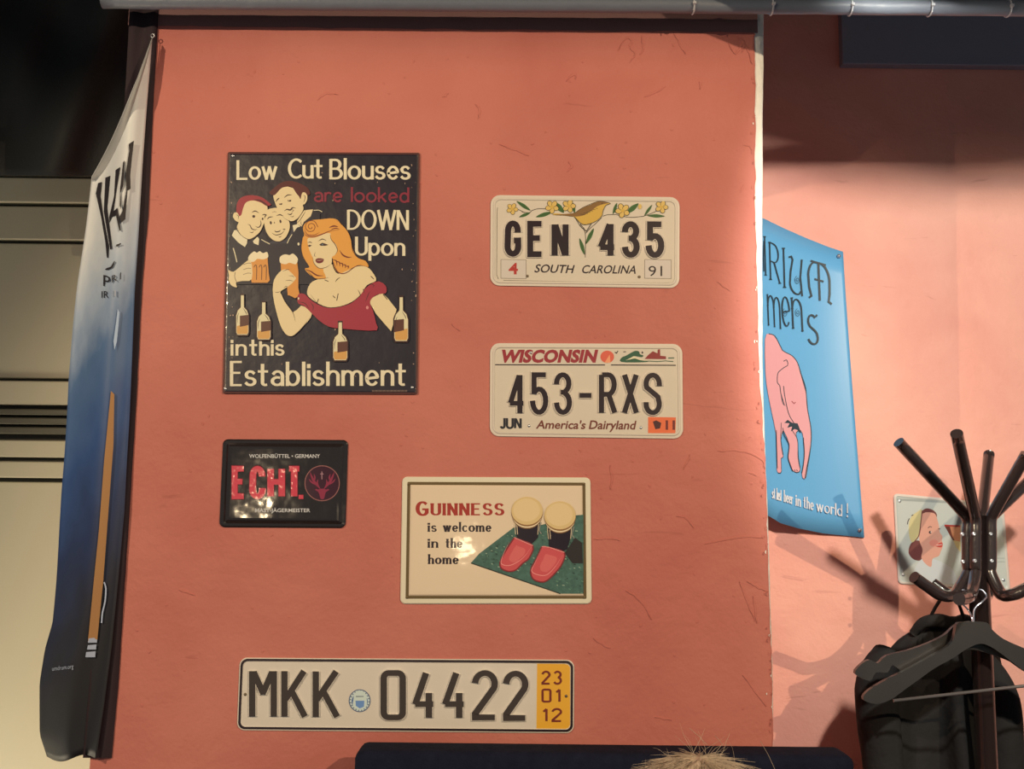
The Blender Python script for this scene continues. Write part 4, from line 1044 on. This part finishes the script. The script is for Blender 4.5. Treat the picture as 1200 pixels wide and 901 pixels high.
for cx_, cy_ in ((262,415),(265,618),(186,618)):
    A = PA()
    sp_ = [(cx_+(2+t*1.3)*math.cos(t*.9), cy_+(3+t*2.0)*math.sin(t*.9)) for t in range(0, 13)]
    A.stroke(sp_, .5,.5, kb, off=D3, smooth=2); A.done('scroll_ornament', PT, cuts=cuts)
A = PA(); A.disc(382,634,6,kb,7,off=D3); A.done('dot', PT, cuts=cuts); A = PA(); A.stroke([(55,170),(52,270),(55,360)],1.2,1.2,kb,off=D3); A.done('lettering', PT, cuts=cuts)
# elephant
A = PA()
body = [(40,60),(55,38),(75,45),(100,85),(110,105),(130,118),(150,130),(170,155),(182,195),(195,240),(208,290),(213,350),(225,410),(228,460),(222,520),(212,580),(205,620),(195,625),(190,605),(198,560),(200,500),(196,460),(185,430),(165,440),(172,480),(175,540),(182,580),(178,598),(160,598),(145,580),(135,540),(140,490),(120,440),(112,430),(104,470),(112,520),(112,540),(104,545),(106,595),(98,603),(88,590),(88,520),(84,440),(68,360),(52,280),(42,200)]
A.poly([(x+2, y+2) for x, y in body], kb, off=D4, smooth=2)
A.poly(body, pk, off=D4, smooth=2)
for q, w_ in (([(55,38),(80,48),(104,92),(114,108),(150,128),(172,156),(186,200),(205,260),(212,340),(226,420),(226,490),(212,570),(202,624)],1.0),([(104,185),(92,200),(90,235),(100,250),(104,280),(118,325)],.9),([(115,150),(128,145),(132,165),(118,175),(104,185)],.9),([(115,250),(120,290),(135,360),(160,405),(185,440)],.9),([(104,280),(112,320),(122,330)],.8),([(196,460),(200,520),(196,570),(190,605)],.8),([(150,430),(172,470),(174,540),(182,585)],.8),([(112,420),(118,450),(138,490),(134,540),(150,590)],.8),([(106,400),(104,470),(112,530)],.7),([(86,430),(88,520),(90,585)],.8)):
    A.stroke(q, w_, w_, kb, off=D4, smooth=4)
A.poly([(118,400),(132,388),(150,400),(172,402),(185,435),(160,425),(145,435),(150,415),(130,420),(140,402)], kb, off=D4)
A.stroke([(148,312),(158,322),(164,316)], 1,1,bink('poster_eye_red',(160,60,70)),off=D4)
for t in range(3): A.stroke([(150+t*9,590),(154+t*9,596)], .8,.8,kb,off=D4)
A.done('elephant_picture', PT, cuts=cuts)
PTx('st', 68, 706, 82, 710, 44, 1.1, .8, wh, 'slogan_lettering', o=D4)
PTx('best', 86, 712, 108, 718, 46, 1.1, .8, wh, 'slogan_lettering', o=D4)
PTx('beer', 116, 720, 154, 732, 46, 1.2, .8, wh, 'slogan_lettering', o=D4)
PTx('in', 164, 736, 186, 742, 46, 1.5, .9, wh, 'slogan_lettering', o=D4, gap=.3)
PTx('the', 196, 744, 238, 756, 46, 1.4, .9, wh, 'slogan_lettering', o=D4, gap=.25)
PTx('world', 248, 758, 354, 780, 46, 1.5, .9, wh, 'slogan_lettering', o=D4)
PTx('!', 372, 782, 378, 783, 56, 1.5, 1.0, wh, 'slogan_lettering', o=D4)
for px, py in ((983,300),(1007.5,621)):
    bm = bmesh.new(); c = at(px, py, YB-0.008)-PT.location
    lathe(bm, c, (0,-1,0), [(0.0045,0),(0.0045,0.001),(0.003,0.003),(0,0.0035)], 14); from_bm('rivet', bm, M_steel, PT)

LVG[0] = 1.0
# ================================================================== small sign behind the coat rack
cs = [(1047,578),(1176,590.5),(1184,692),(1052.5,684)]
S7 = thing('tin_sign', ctr(cs, YB-0.001), 'small pale tin sign with woman in yellow cap, behind the coat rack', 'sign')
def bm7(n, rgb): return mat(n, rgb, .3, ill=ILB, coat=.4)
M_p7 = bm7('pale_mint_enamel', (206,214,200)); M_r7 = bm7('ivory_rim', (232,222,204))
plate(S7, cs, YB, [(0,0.0004,1),(0,0.003,1),(1,0.004,1),(2.6,0.0042,1),(4,0.003,0),(6,0.003,0)], [M_p7, M_r7], rad=5)
FM = flat(S7, YB-0.003); S5o = (1040,560,6.433)
A = Art(FM); sk = bm7('lady_skin', (232,172,146)); hr = bm7('lady_hair', (120,64,60)); cap_ = bm7('lady_cap', (224,212,150)); lp_ = bm7('lady_lip', (206,76,64)); dk7 = bm7('lady_line', (70,50,50))
A.poly([(68,155),(400,165),(520,180),(530,195),(60,170)], bm7('mint_grey', (170,178,168)), off=S5o)  # greyer mint sliver along the sign's top edge
A.poly([(230,640),(300,600),(420,640),(500,700),(500,800),(200,780)], bm7('pale_dress', (214,222,216)), off=S5o, smooth=3)
A.poly([(160,540),(180,490),(230,470),(260,500),(270,560),(250,620),(200,615),(165,580)], hr, off=S5o, smooth=4)
A.poly([(250,320),(255,260),(290,230),(340,240),(370,270),(365,300),(300,290)], hr, off=S5o, smooth=4)
A.poly([(262,270),(350,265),(375,310),(390,370),(395,410),(415,440),(410,470),(418,510),(400,560),(385,590),(340,610),(330,670),(290,650),(255,600),(265,540),(240,470),(245,380)], sk, off=S5o, smooth=3)
A.poly([(262,245),(230,250),(175,300),(160,370),(165,440),(185,485),(220,460),(240,420),(255,340)], cap_, off=S5o, smooth=4)
A.stroke([(262,245),(252,330),(238,430),(205,478)], 1.2,1.2,hr,off=S5o,smooth=4)
A.stroke([(150,350),(155,325),(165,305)], 1,1,dk7,off=S5o); A.stroke([(180,285),(195,278)],1,1,dk7,off=S5o)
A.stroke([(305,378),(320,366),(335,372)],.8,.8,dk7,off=S5o,smooth=3); A.stroke([(382,384),(400,384)],.9,.9,dk7,off=S5o)
A.disc(322,410,10,dk7,11,off=S5o); A.disc(328,408,4,bm7('lady_white',(240,230,220)),5,off=S5o)
A.poly([(362,510),(395,488),(415,490),(410,520),(385,522)], lp_, off=S5o, smooth=3); A.stroke([(370,508),(410,502)],.7,.6,bm7('lady_white',(240,230,220)),off=S5o)
A.disc(350,490,34,bm7('lady_cheek',(236,150,130)),26,off=S5o)
A.done('woman_picture', S7)
A = Art(FM); A.poly([(430,360),(550,365),(548,480),(525,520),(480,450)], bm7('snack_edge', (120,60,44)), off=S5o); A.poly([(470,366),(550,370),(550,470),(525,505),(490,440)], bm7('snack_orange', (228,158,110)), off=S5o)
A.stroke([(430,358),(550,364)], 1,2,bm7('snack_red', (196,60,50)),off=S5o)
A.poly([(495,470),(520,525),(552,560),(552,480)], bm7('snack_yellow', (230,216,150)), off=S5o)
A.done('snack_picture', S7)
A = Art(FM); A.stroke([(815,605),(895,605)], .6,.8, bm7('mint_grey', (170,178,168)), off=S5o); A.done('small_lettering', S7); A = Art(FM); A.stroke([(815,632),(900,632)], .6,.8, bm7('mint_grey', (170,178,168)), off=S5o); A.done('small_lettering', S7)
for x, y in ((92,174),(118,730),(875,770)):
    p = P(S5o, x, y); bolt(S7, p[0], p[1], YB-0.003, 0.0032)

# ================================================================== conduit with cable ties
M_pipe = mat('black_conduit', (120,118,116), .42, bump=.002, bscale=40)
YP = -0.06
pa = at(120, 6, YP); pb = at(1290, 13.5, YP); rp = 0.0125
pa = at(120, 1.0, YP); pb = at(1290, 10.5, YP)
CD = thing('conduit', pa, 'black pipe conduit running along the very top with pale cable ties', 'pipe')
bm = bmesh.new(); pts = []
for i in range(61):
    t = i/60; p = pa.lerp(pb, t); p = p+Vector((0, 0.0008*noise.noise(Vector((t*20,3,0))), 0.0012*noise.noise(Vector((t*30,0,0))))); pts.append(p-pa)
tube(bm, pts, [rp*(1+.03*noise.noise(Vector((i*.9,0,0)))) for i in range(61)], 20); from_bm('pipe', bm, M_pipe, CD)
M_tie = mat('pale_nylon_tie', (200,188,172), .5)
for px in (812, 904, 996, 1089, 1181):
    t = (px-120)/1170; c = pa.lerp(pb, t)-pa; bm = bmesh.new()
    tube(bm, [c+Vector((0.0006*math.sin(a*2), (rp+.0012)*math.cos(a), (rp+.0012)*math.sin(a))) for a in [R(360*k/24) for k in range(25)]], 0.0014, 6, cap=False)
    bx(bm, c.x-.0025, c.x+.0025, c.y-rp-.005, c.y-rp, c.z-.005, c.z-.001)
    tube(bm, [c+Vector((0, -rp-.002, -.004)), c+Vector((-.002, -rp-.002, -rp-.003))], .001, 6)
    from_bm('cable_tie', bm, M_tie, CD)
# unlit off-frame bowl, added to cast the round shadow on the upper back wall
def pendant(nm, loc, prof, label, top):
    SH = thing(nm, loc, label, 'lamp', 'added hanging light blockers')
    bm = bmesh.new(); lathe(bm, (0,0,0), (0,0,1), prof, 64)
    from_bm('blocker_shade', bm, M_black, SH)
    bm = bmesh.new(); tube(bm, [(0,0,top),(0,0,ZC-loc[2])], .004, 8); from_bm('cord', bm, M_black, SH)
pendant('hanging_blocker', (0.817, -0.5, 2.437), [(0,0),(.1,.009),(.17,.028),(.25,.07),(.30,.12),(.32,.18),(.315,.182),(.293,.127),(.243,.077),(.19,.042),(0,.01)], 'wide black unseen bowl added as shadow caster over the coat rack side', .005)
for (p, e), nm in zip(WALL_SPOTS, ('right', 'left')):  # unseen domes, added so their rims cut off light above the wall
    pendant('hanging_blocker', (p[0], p[1], p[2]), [(.16,-.0125),(.162,-.012),(.14,.05),(.09,.11),(.05,.14),(.02,.19),(0,.19),(0,.185),(.045,.135),(.085,.105),(.135,.048),(.158,-.0125),(.16,-.0125)], 'unseen black dome added to cut the light behind the viewer on the %s' % nm, .19)

# ================================================================== coat rack
YR = 0.28
M_rack = mat('black_brown_lacquer', (44,33,31), .25, coat=.7, ill=(1.1,1.0,.85))
cpx = at(1148, 700, YR); RK = thing('coat_rack', (cpx.x, YR, 0), 'dark glossy tube coat rack with upright arms, standing against the salmon wall', 'coat rack')
o_ = RK.location
bm = bmesh.new(); tube(bm, [(0,0,0.03),(0,0,at(1148,604,YR).z)], 0.0185, 20); from_bm('pole', bm, M_rack, RK)
bm = bmesh.new(); lathe(bm, (0,0,0), (0,0,1), [(0.0,0.0),(0.19,0.0),(0.19,0.012),(0.17,0.022),(0.04,0.035),(0.03,0.06),(0.0,0.06)], 36); from_bm('base', bm, M_rack, RK)
tr = 0.0105
arms = [  # (tip px, py, Y) , ring offset (dx px, dY), hook tip
 ((1053,518,.20), (-13,-.014), (1071,676,.18)),
 ((1066,531,.36), (-13,.020), (1093,683,.37)),
 ((1121,508,.09), (-4,-.030), (1124,702,.12)),
 ((1159,532,.45), (4,.034), (1160,690,.42)),
 ((1203,532,.19), (14,-.014), (1212,686,.19)),
 ((1222,548,.36), (14,.020), (1204,688,.37))]
ARM = []
for (tx, ty, tY), (dx, dY), (hx, hy, hY) in arms:
    bxp = 1147+dx
    P0 = at(tx, ty, tY); P1_ = at(bxp, 606, YR+dY); P2_ = at(bxp, 672, YR+dY); P3 = at(hx, hy, hY)
    mid = at((bxp*0.75+hx*.25), 696, YR+dY+(hY-YR)*.25); mid2 = at((bxp*0.5+hx*.5), 697 if abs(dx) > 5 else 700, YR+dY+(hY-YR)*.6)
    path = [P0, P0.lerp(P1_, .5), P0.lerp(P1_, .88), P1_+Vector((0,0,-.004)), P1_.lerp(P2_, .3), P1_.lerp(P2_, .8), P2_, mid, mid2, mid2.lerp(P3,.5)+Vector((0,0,-.001)), P3]
    bm = bmesh.new(); sm_ = catmull([p-o_ for p in path], 6)
    tube(bm, sm_, tr, 14); ARM.append((bxp, from_bm('arm', bm, M_rack, RK)))
for px, py in ((1141.5,625.5),(1161,625.5),(1142.5,657),(1162,657),(1128,626),(1128.5,658)):
    dd = -.030-tr if px < 1150 and px > 1135 else -.014-tr
    bm = bmesh.new(); c = at(px, py, YR+dd+.0005)-o_
    lathe(bm, c, (0,-1,0), [(0.0036,-.002),(0.0036,.0006),(0.0026,.0018),(0.0012,.0019),(0.0012,.0008),(0,.0008)], 14); from_bm('screw', bm, M_steel, (ARM[0] if px < 1135 else ARM[2] if px < 1150 else ARM[4])[1])
# ================================================================== hangers
M_hang = mat('black_wood_hanger', (36,32,31), .4, coat=.2, ill=(1.1,1.0,.85), vary=.15, vscale=30)
M_wire = mat('hook_wire', (200,190,180), .25, .9)
CLo = (980,680,4.077)
def hanger(Yh, outline, hook, label, bar=None, th=.011):
    c = at(1142, 735, Yh); H = thing('coat_hanger', c, label, 'coat hanger', 'coat hangers on the rack')
    bm = bmesh.new(); pts = [P(CLo, *p) for p in outline]
    pts = [(v.x, v.y) for v in catmull([(a, b_, 0) for a, b_ in pts], 3, True)]
    fr = [bm.verts.new(at(a, b_, Yh-th/2)-c) for a, b_ in pts]; bk_ = [bm.verts.new(Vector((v.co.x, v.co.y+th, v.co.z))) for v in fr]
    for t in tessellate_polygon([[Vector((a, b_, 0)) for a, b_ in pts]]):
        bm.faces.new([fr[i] for i in t]); bm.faces.new([bk_[i] for i in reversed(t)])
    n_ = len(fr)
    for i in range(n_): bm.faces.new((fr[i], fr[(i+1) % n_], bk_[(i+1) % n_], bk_[i]))
    bmesh.ops.recalc_face_normals(bm, faces=bm.faces[:])
    from_bm('frame', bm, M_hang, H)
    bm = bmesh.new(); tube(bm, catmull([at(*p)-c for p in hook], 5), .0016, 8); from_bm('hook', bm, M_wire, H)
    if bar:
        bm = bmesh.new(); tube(bm, [at(*p)-c for p in bar], .0028, 10); from_bm('trouser_bar', bm, mat('dark_steel_bar', (120,110,104), .3, .6, ill=(1.1,1,.85)), H)
# front hanger (right arm mirrors the left, running out of the frame)
hanger(YR-0.060, [(575,215),(600,200),(715,200),(745,235),(800,280),(900,325),(1000,370),(1090,420),(1150,490),(1120,560),(1060,560),(960,470),(880,420),(760,330),(690,302),(620,330),(560,370),(470,420),(400,470),(330,520),(260,570),(190,590),(130,570),(150,530),(230,480),(330,430),(440,370),(540,310),(565,260)],
       [(1141,733,YR-.060),(1141,720,YR-.060),(1143,712,YR-.060),(1152,704,YR-.058),(1156,698,YR-.04),(1150,691,YR-.034),(1143,692,YR-.03)],
       'front black wooden coat hanger with thin bar on the coat rack',
       bar=[(1047,821,YR-.060),(1215,802,YR-.060),(1250,800,YR-.060)])
hanger(YR-0.040, [(560,222),(600,205),(700,210),(760,260),(900,345),(1010,395),(1080,440),(1100,500),(1040,520),(960,450),(860,400),(760,360),(640,330),(540,360),(420,410),(330,440),(270,405),(245,440),(190,440),(160,480),(90,445),(120,400),(160,380),(200,395),(240,360),(340,335),(440,300),(520,260)],
       [(1139,733,YR-.040),(1139,724,YR-.040),(1134,714,YR-.03),(1126,706,YR-.040),(1122,700,YR-.040),(1126,692,YR-.040),(1133,692,YR-.040)],
       'rear black wooden coat hanger with long left tip on the coat rack')
# ================================================================== jacket
M_jk = mat('black_jacket_cloth', (34,31,30), .9, ill=(1.1,1.0,.85), bump=.003, bscale=40, vary=.25, vscale=14, spec=.2)
YJ = YR+0.125
jc = at(1100, 800, YJ); JK = thing('jacket', jc, 'black cloth jacket hanging by its loop from the coat rack', 'jacket')
prof = [(722,1098,1140,.012),(728,1086,1146,.02),(738,1070,1158,.028),(750,1052,1166,.034),(770,1036,1172,.04),(800,1024,1178,.045),(850,1016,1186,.05),(905,1013,1198,.052),(980,1010,1205,.055),(1080,1008,1210,.055),(1250,1004,1214,.055),(1330,1004,1216,.05)]
bm = bmesh.new(); rings = []; NS = 72
rows_ = catmull([(a, b_, c_) for a, b_, c_, d in prof], 6); dep = catmull([(d, 0, 0) for a, b_, c_, d in prof], 6)
for (v, d) in zip(rows_, dep):
    rg_ = []
    for k_ in range(NS):
        a = 2*math.pi*k_/NS; cx_ = (v.y+v.z)/2; rx = (v.z-v.y)/2
        amp = min(1, (v.x-722)/90)
        fold = amp*(.30*math.sin(a*7+v.x*.006)+.16*math.sin(a*13+1.3-v.x*.004)+.25*noise.noise(Vector((math.cos(a)*2.2, math.sin(a)*2.2, v.x*.003))))
        px = cx_+rx*math.cos(a); Y = YJ - d.x*math.sin(a)*(1+fold*1.4)
        rg_.append(bm.verts.new(at(px, v.x, Y)-jc))
    rings.append(rg_)
for i in range(len(rings)-1):
    for k_ in range(NS): bm.faces.new((rings[i][k_], rings[i][(k_+1) % NS], rings[i+1][(k_+1) % NS], rings[i+1][k_])).smooth = True
bm.faces.new(rings[0]); bm.faces.new(list(reversed(rings[-1])))
from_bm('body', bm, M_jk, JK)
bm = bmesh.new(); sl = [(1040,765,YJ-.03),(1026,800,YJ-.055),(1030,850,YJ-.06),(1036,910,YJ-.06),(1040,1000,YJ-.06),(1040,1130,YJ-.055)]
pp = catmull([at(*p)-jc for p in sl], 10)
tube(bm, pp, [.026+.012*min(1, i/12)+.001*math.sin(i*.4) for i in range(len(pp))], 16); from_bm('sleeve', bm, M_jk, JK)
bm = bmesh.new(); sl = [(1150,770,YJ-.02),(1172,810,YJ-.03),(1178,870,YJ-.035),(1182,960,YJ-.035),(1184,1120,YJ-.035)]
pp = catmull([at(*p)-jc for p in sl], 10)
tube(bm, pp, [.02+.012*min(1, i/12)+.001*math.sin(i*.4+1) for i in range(len(pp))], 16); from_bm('sleeve', bm, M_jk, JK)
bm = bmesh.new()
cp = catmull([at(*p)-jc for p in ((1070,742,YJ-.02),(1082,730,YJ-.035),(1100,727,YJ-.045),(1118,731,YJ-.04),(1130,726,YJ-.03),(1142,730,YJ-.01))], 6)
tube(bm, cp, [.008+.005*math.sin(math.pi*i/(len(cp)-1)) for i in range(len(cp))], 12); from_bm('collar', bm, M_jk, JK)
bm = bmesh.new()
tube(bm, catmull([at(*p)-jc for p in ((1088,728,YJ-.03),(1096,712,YJ-.06),(1106,697,YJ-.10),(1110,692,YJ-.115),(1118,695,YJ-.11),(1126,714,YJ-.07),(1131,730,YJ-.035))], 5), .0032, 8)
from_bm('hanging_loop', bm, M_jk, JK)

# ================================================================== booth seat and sitter
M_vel = mat('navy_velvet', (27,28,38), .95, bump=.0012, bscale=350, vary=.4, vscale=60, sheen=.0, spec=.1)
YF = -0.128
za = at(415, 880, YF); zb = at(1003, 887, YF)
zt = (at(415, 867, -.05).z+at(1003, 874, -.05).z)/2
BT = thing('booth_bench', ((za.x+zb.x)/2, -0.35, 0), 'navy velvet booth bench backed up to the terracotta wall', 'bench')
o_ = BT.location
def vb(name, x0, x1, y0, y1, z0, z1, bev, m=M_vel, parent=BT, label=None):
    bm = bmesh.new(); bx(bm, x0-o_.x, x1-o_.x, y0-o_.y, y1-o_.y, z0, z1, bevel=bev)
    o = from_bm(name, bm, m, parent, smooth=True); return o
vb('backrest', za.x, zb.x, YF, -0.05, .3, zt, .012)
# piped frame round the front panel
ft = vb('backrest_panel', za.x+.032, zb.x-.032, YF-.010, YF+.01, .5, zt-.032, .008)
bm = bmesh.new(); e_ = .028
pth = [(za.x+e_-o_.x, YF-.004-o_.y, .5), (za.x+e_-o_.x, YF-.004-o_.y, zt-e_), (zb.x-e_-o_.x, YF-.004-o_.y, zt-e_), (zb.x-e_-o_.x, YF-.004-o_.y, .5)]
tube(bm, pth, .0035, 8); from_bm('piping', bm, M_vel, BT)
vb('seat_cushion', za.x, zb.x, -.66, YF, .32, .46, .03)
vb('base', za.x+.02, zb.x-.02, -.62, -.06, 0, .33, .006, m=M_black)
# sitter
HY = -0.335; ph = at(822, 884, HY)
HZ = ph.z; HX = ph.x
PR = bpy.data.objects.new('person', None); PR.location = (HX, HY, .46); link(PR)
tag(PR, 'person with blond hair seated on the booth bench, only the crown showing', 'person')
K = PR.location
def skinbody(name, verts, edges, radii, mat_, parent, levels=2):
    me = bpy.data.meshes.new(name); me.from_pydata([Vector(v)-K for v in verts], edges, []); me.materials.append(mat_)
    o = bpy.data.objects.new(name, me); link(o, parent)
    sk_ = o.modifiers.new('s', 'SKIN'); sk_.use_smooth_shade = True
    for v, r in zip(me.skin_vertices[0].data, radii): v.radius = (r, r) if not isinstance(r, tuple) else r
    me.skin_vertices[0].data[0].use_root = True
    ss = o.modifiers.new('d', 'SUBSURF'); ss.levels = levels; ss.render_levels = levels
    return o
M_skin = mat('skin', (205,150,120), .5); M_shirt = mat('grey_knit', (84,82,88), .9, bump=.001, bscale=200); M_jeans = mat('dark_denim', (44,52,72), .8); M_hair = mat('blond_hair', (190,162,126), .5, vary=.35, vscale=60)
top = HZ-.012
V_ = [(HX,HY+.05,.585),(HX,HY+.04,.74),(HX,HY+.03,.92),(HX,HY+.03,top-.30),(HX,HY+.015,top-.23),(HX,HY-.005,top-.15),(HX,HY+.0,top-.085)]
Rr = [(.15,.11),(.13,.10),(.15,.105),(.09,.07),.052,(.066,.085),(.072,.088)]
Ed = [(0,1),(1,2),(2,3),(3,4),(4,5),(5,6)]
for s_ in (-1, 1):
    b0 = len(V_)
    V_ += [(HX+s_*.17,HY+.03,top-.34),(HX+s_*.22,HY-.01,top-.60),(HX+s_*.12,HY-.20,top-.66),(HX+s_*.07,HY-.27,top-.655)]
    Rr += [.055,.043,.032,(.035,.02)]; Ed += [(3,b0),(b0,b0+1),(b0+1,b0+2),(b0+2,b0+3)]
    b1 = len(V_)
    for k_ in range(5):
        V_ += [(HX+s_*(.055-.018*k_+.036),HY-.31,top-.655+.002*k_),(HX+s_*(.05-.018*k_+.036),HY-.345+.008*abs(k_-2),top-.665)] if k_ < 4 else [(HX+s_*.10,HY-.26,top-.635),(HX+s_*.112,HY-.29,top-.632)]
        Rr += [.009,.0075]; q = b1+2*k_; Ed += [(b0+3,q),(q,q+1)]
    b2 = len(V_)
    V_ += [(HX+s_*.10,HY+.02,.585),(HX+s_*.13,HY-.40,.56),(HX+s_*.13,HY-.42,.12),(HX+s_*.13,HY-.54,.045)]
    Rr += [.095,.062,.045,(.045,.035)]; Ed += [(0,b2),(b2,b2+1),(b2+1,b2+2),(b2+2,b2+3)]
skinbody('body', V_, Ed, Rr, M_skin, PR)
# clothing follows the body
Vt = [V_[0],V_[1],V_[2],V_[3]]; Rt = [(.17,.125),(.145,.112),(.165,.118),(.085,.075)]; Et = [(0,1),(1,2),(2,3)]
for s_ in (-1, 1):
    b0 = len(Vt); Vt += [(HX+s_*.17,HY+.03,top-.34),(HX+s_*.22,HY-.01,top-.60),(HX+s_*.14,HY-.165,top-.65)]; Rt += [.068,.054,.043]; Et += [(3,b0),(b0,b0+1),(b0+1,b0+2)]
skinbody('sweater', Vt, Et, Rt, M_shirt, PR)
Vt = [(HX,HY+.045,.60)]; Rt = [(.17,.12)]; Et = []
for s_ in (-1, 1):
    b0 = len(Vt); Vt += [(HX+s_*.10,HY+.02,.59),(HX+s_*.13,HY-.40,.56),(HX+s_*.13,HY-.42,.13)]; Rt += [.105,.074,.058]; Et += [(0,b0),(b0,b0+1),(b0+1,b0+2)]
skinbody('trousers', Vt, Et, Rt, M_jeans, PR)
for s_ in (-1, 1):
    bm = bmesh.new(); bmesh.ops.create_uvsphere(bm, u_segments=12, v_segments=8, radius=.011)
    for v in bm.verts: v.co = v.co+Vector((HX+s_*.03, HY-.085, top-.115))-K
    from_bm('eye', bm, mat('eye_white', (210,205,195), .2), PR, True)
    bm = bmesh.new(); bmesh.ops.create_uvsphere(bm, u_segments=12, v_segments=8, radius=.03)
    for v in bm.verts: v.co = Vector((v.co.x*.3, v.co.y*.6, v.co.z))+Vector((HX+s_*.078, HY+.01, top-.13))-K
    from_bm('ear', bm, M_skin, PR, True)
bm = bmesh.new(); tube(bm, [Vector(p)-K for p in ((HX,HY-.085,top-.115),(HX,HY-.105,top-.14),(HX,HY-.105,top-.152),(HX,HY-.088,top-.158))], [.007,.012,.013,.007], 10); from_bm('nose', bm, M_skin, PR)
bm = bmesh.new(); tube(bm, [Vector(p)-K for p in ((HX-.024,HY-.080,top-.186),(HX,HY-.090,top-.184),(HX+.024,HY-.080,top-.186))], [.003,.0065,.003], 8); from_bm('mouth', bm, mat('lips', (170,90,84), .4), PR)
# hair: scalp mass plus strands
bm = bmesh.new(); bmesh.ops.create_uvsphere(bm, u_segments=48, v_segments=32, radius=1)
hc = Vector((HX, HY+.012, top-.09))-K
for v in list(bm.verts):
    c = v.co.copy(); f = 1+.03*noise.noise(c*6)+.02*noise.noise(Vector((c.x*30, c.y*30, c.z*2)))
    if c.z < -.1 and c.y < .25: f *= .86
    zz = c.z if c.z > 0 else c.z*1.5
    v.co = Vector((c.x*.088*f, c.y*.104*f, zz*.096*f))+hc
hair = from_bm('hair', bm, M_hair, PR, True)
bm = bmesh.new(); random.seed(11)
def strand(p, d, L, r, curl):
    pts = [p]; dd = d.copy()
    for k_ in range(6):
        dd = (dd+Vector((random.uniform(-1,1), random.uniform(-1,1), random.uniform(-1,.4)))*curl).normalized(); pts.append(pts[-1]+dd*L/6)
    tube(bm, pts, [r, r, r*.9, r*.8, r*.7, r*.5, r*.25], 3, cap=False)
for k_ in range(1500):
    a = random.uniform(0, 2*math.pi); e = R(random.uniform(10, 90)); n_ = Vector((math.cos(a)*math.cos(e), math.sin(a)*math.cos(e), math.sin(e)))
    p = Vector((n_.x*.088, n_.y*.104, n_.z*.096))+hc
    tdir = Vector((n_.x, n_.y, 0)).normalized()*math.sin(e)+Vector((0,0,-math.cos(e)))
    strand(p, (tdir+n_*.03+Vector((random.uniform(-.5,.5),random.uniform(-.5,.5),0))).normalized(), random.uniform(.03,.07), random.uniform(.00035,.0006), .08)
for k_ in range(34):
    a = random.uniform(0, 2*math.pi); e = R(random.uniform(40, 90)); n_ = Vector((math.cos(a)*math.cos(e), math.sin(a)*math.cos(e), math.sin(e)))
    p = Vector((n_.x*.088, n_.y*.104, n_.z*.096))+hc
    strand(p, (n_+Vector((random.uniform(-1,1),random.uniform(-1,1),0))).normalized(), random.uniform(.02,.05), random.uniform(.00022,.00032), .22)
for (x0,y0,x1,y1) in ((829,873,808,853),(908,901,891,868),(846,872,838,862)):
    a = at(x0,y0,HY)-K; b_ = at(x1,y1,HY-.01)-K; tube(bm, [a, a.lerp(b_,.5)+Vector((.001,0,0)), b_], .0003, 3, cap=False)
o = from_bm('hair_strands', bm, M_hair, PR); o['kind'] = 'stuff'
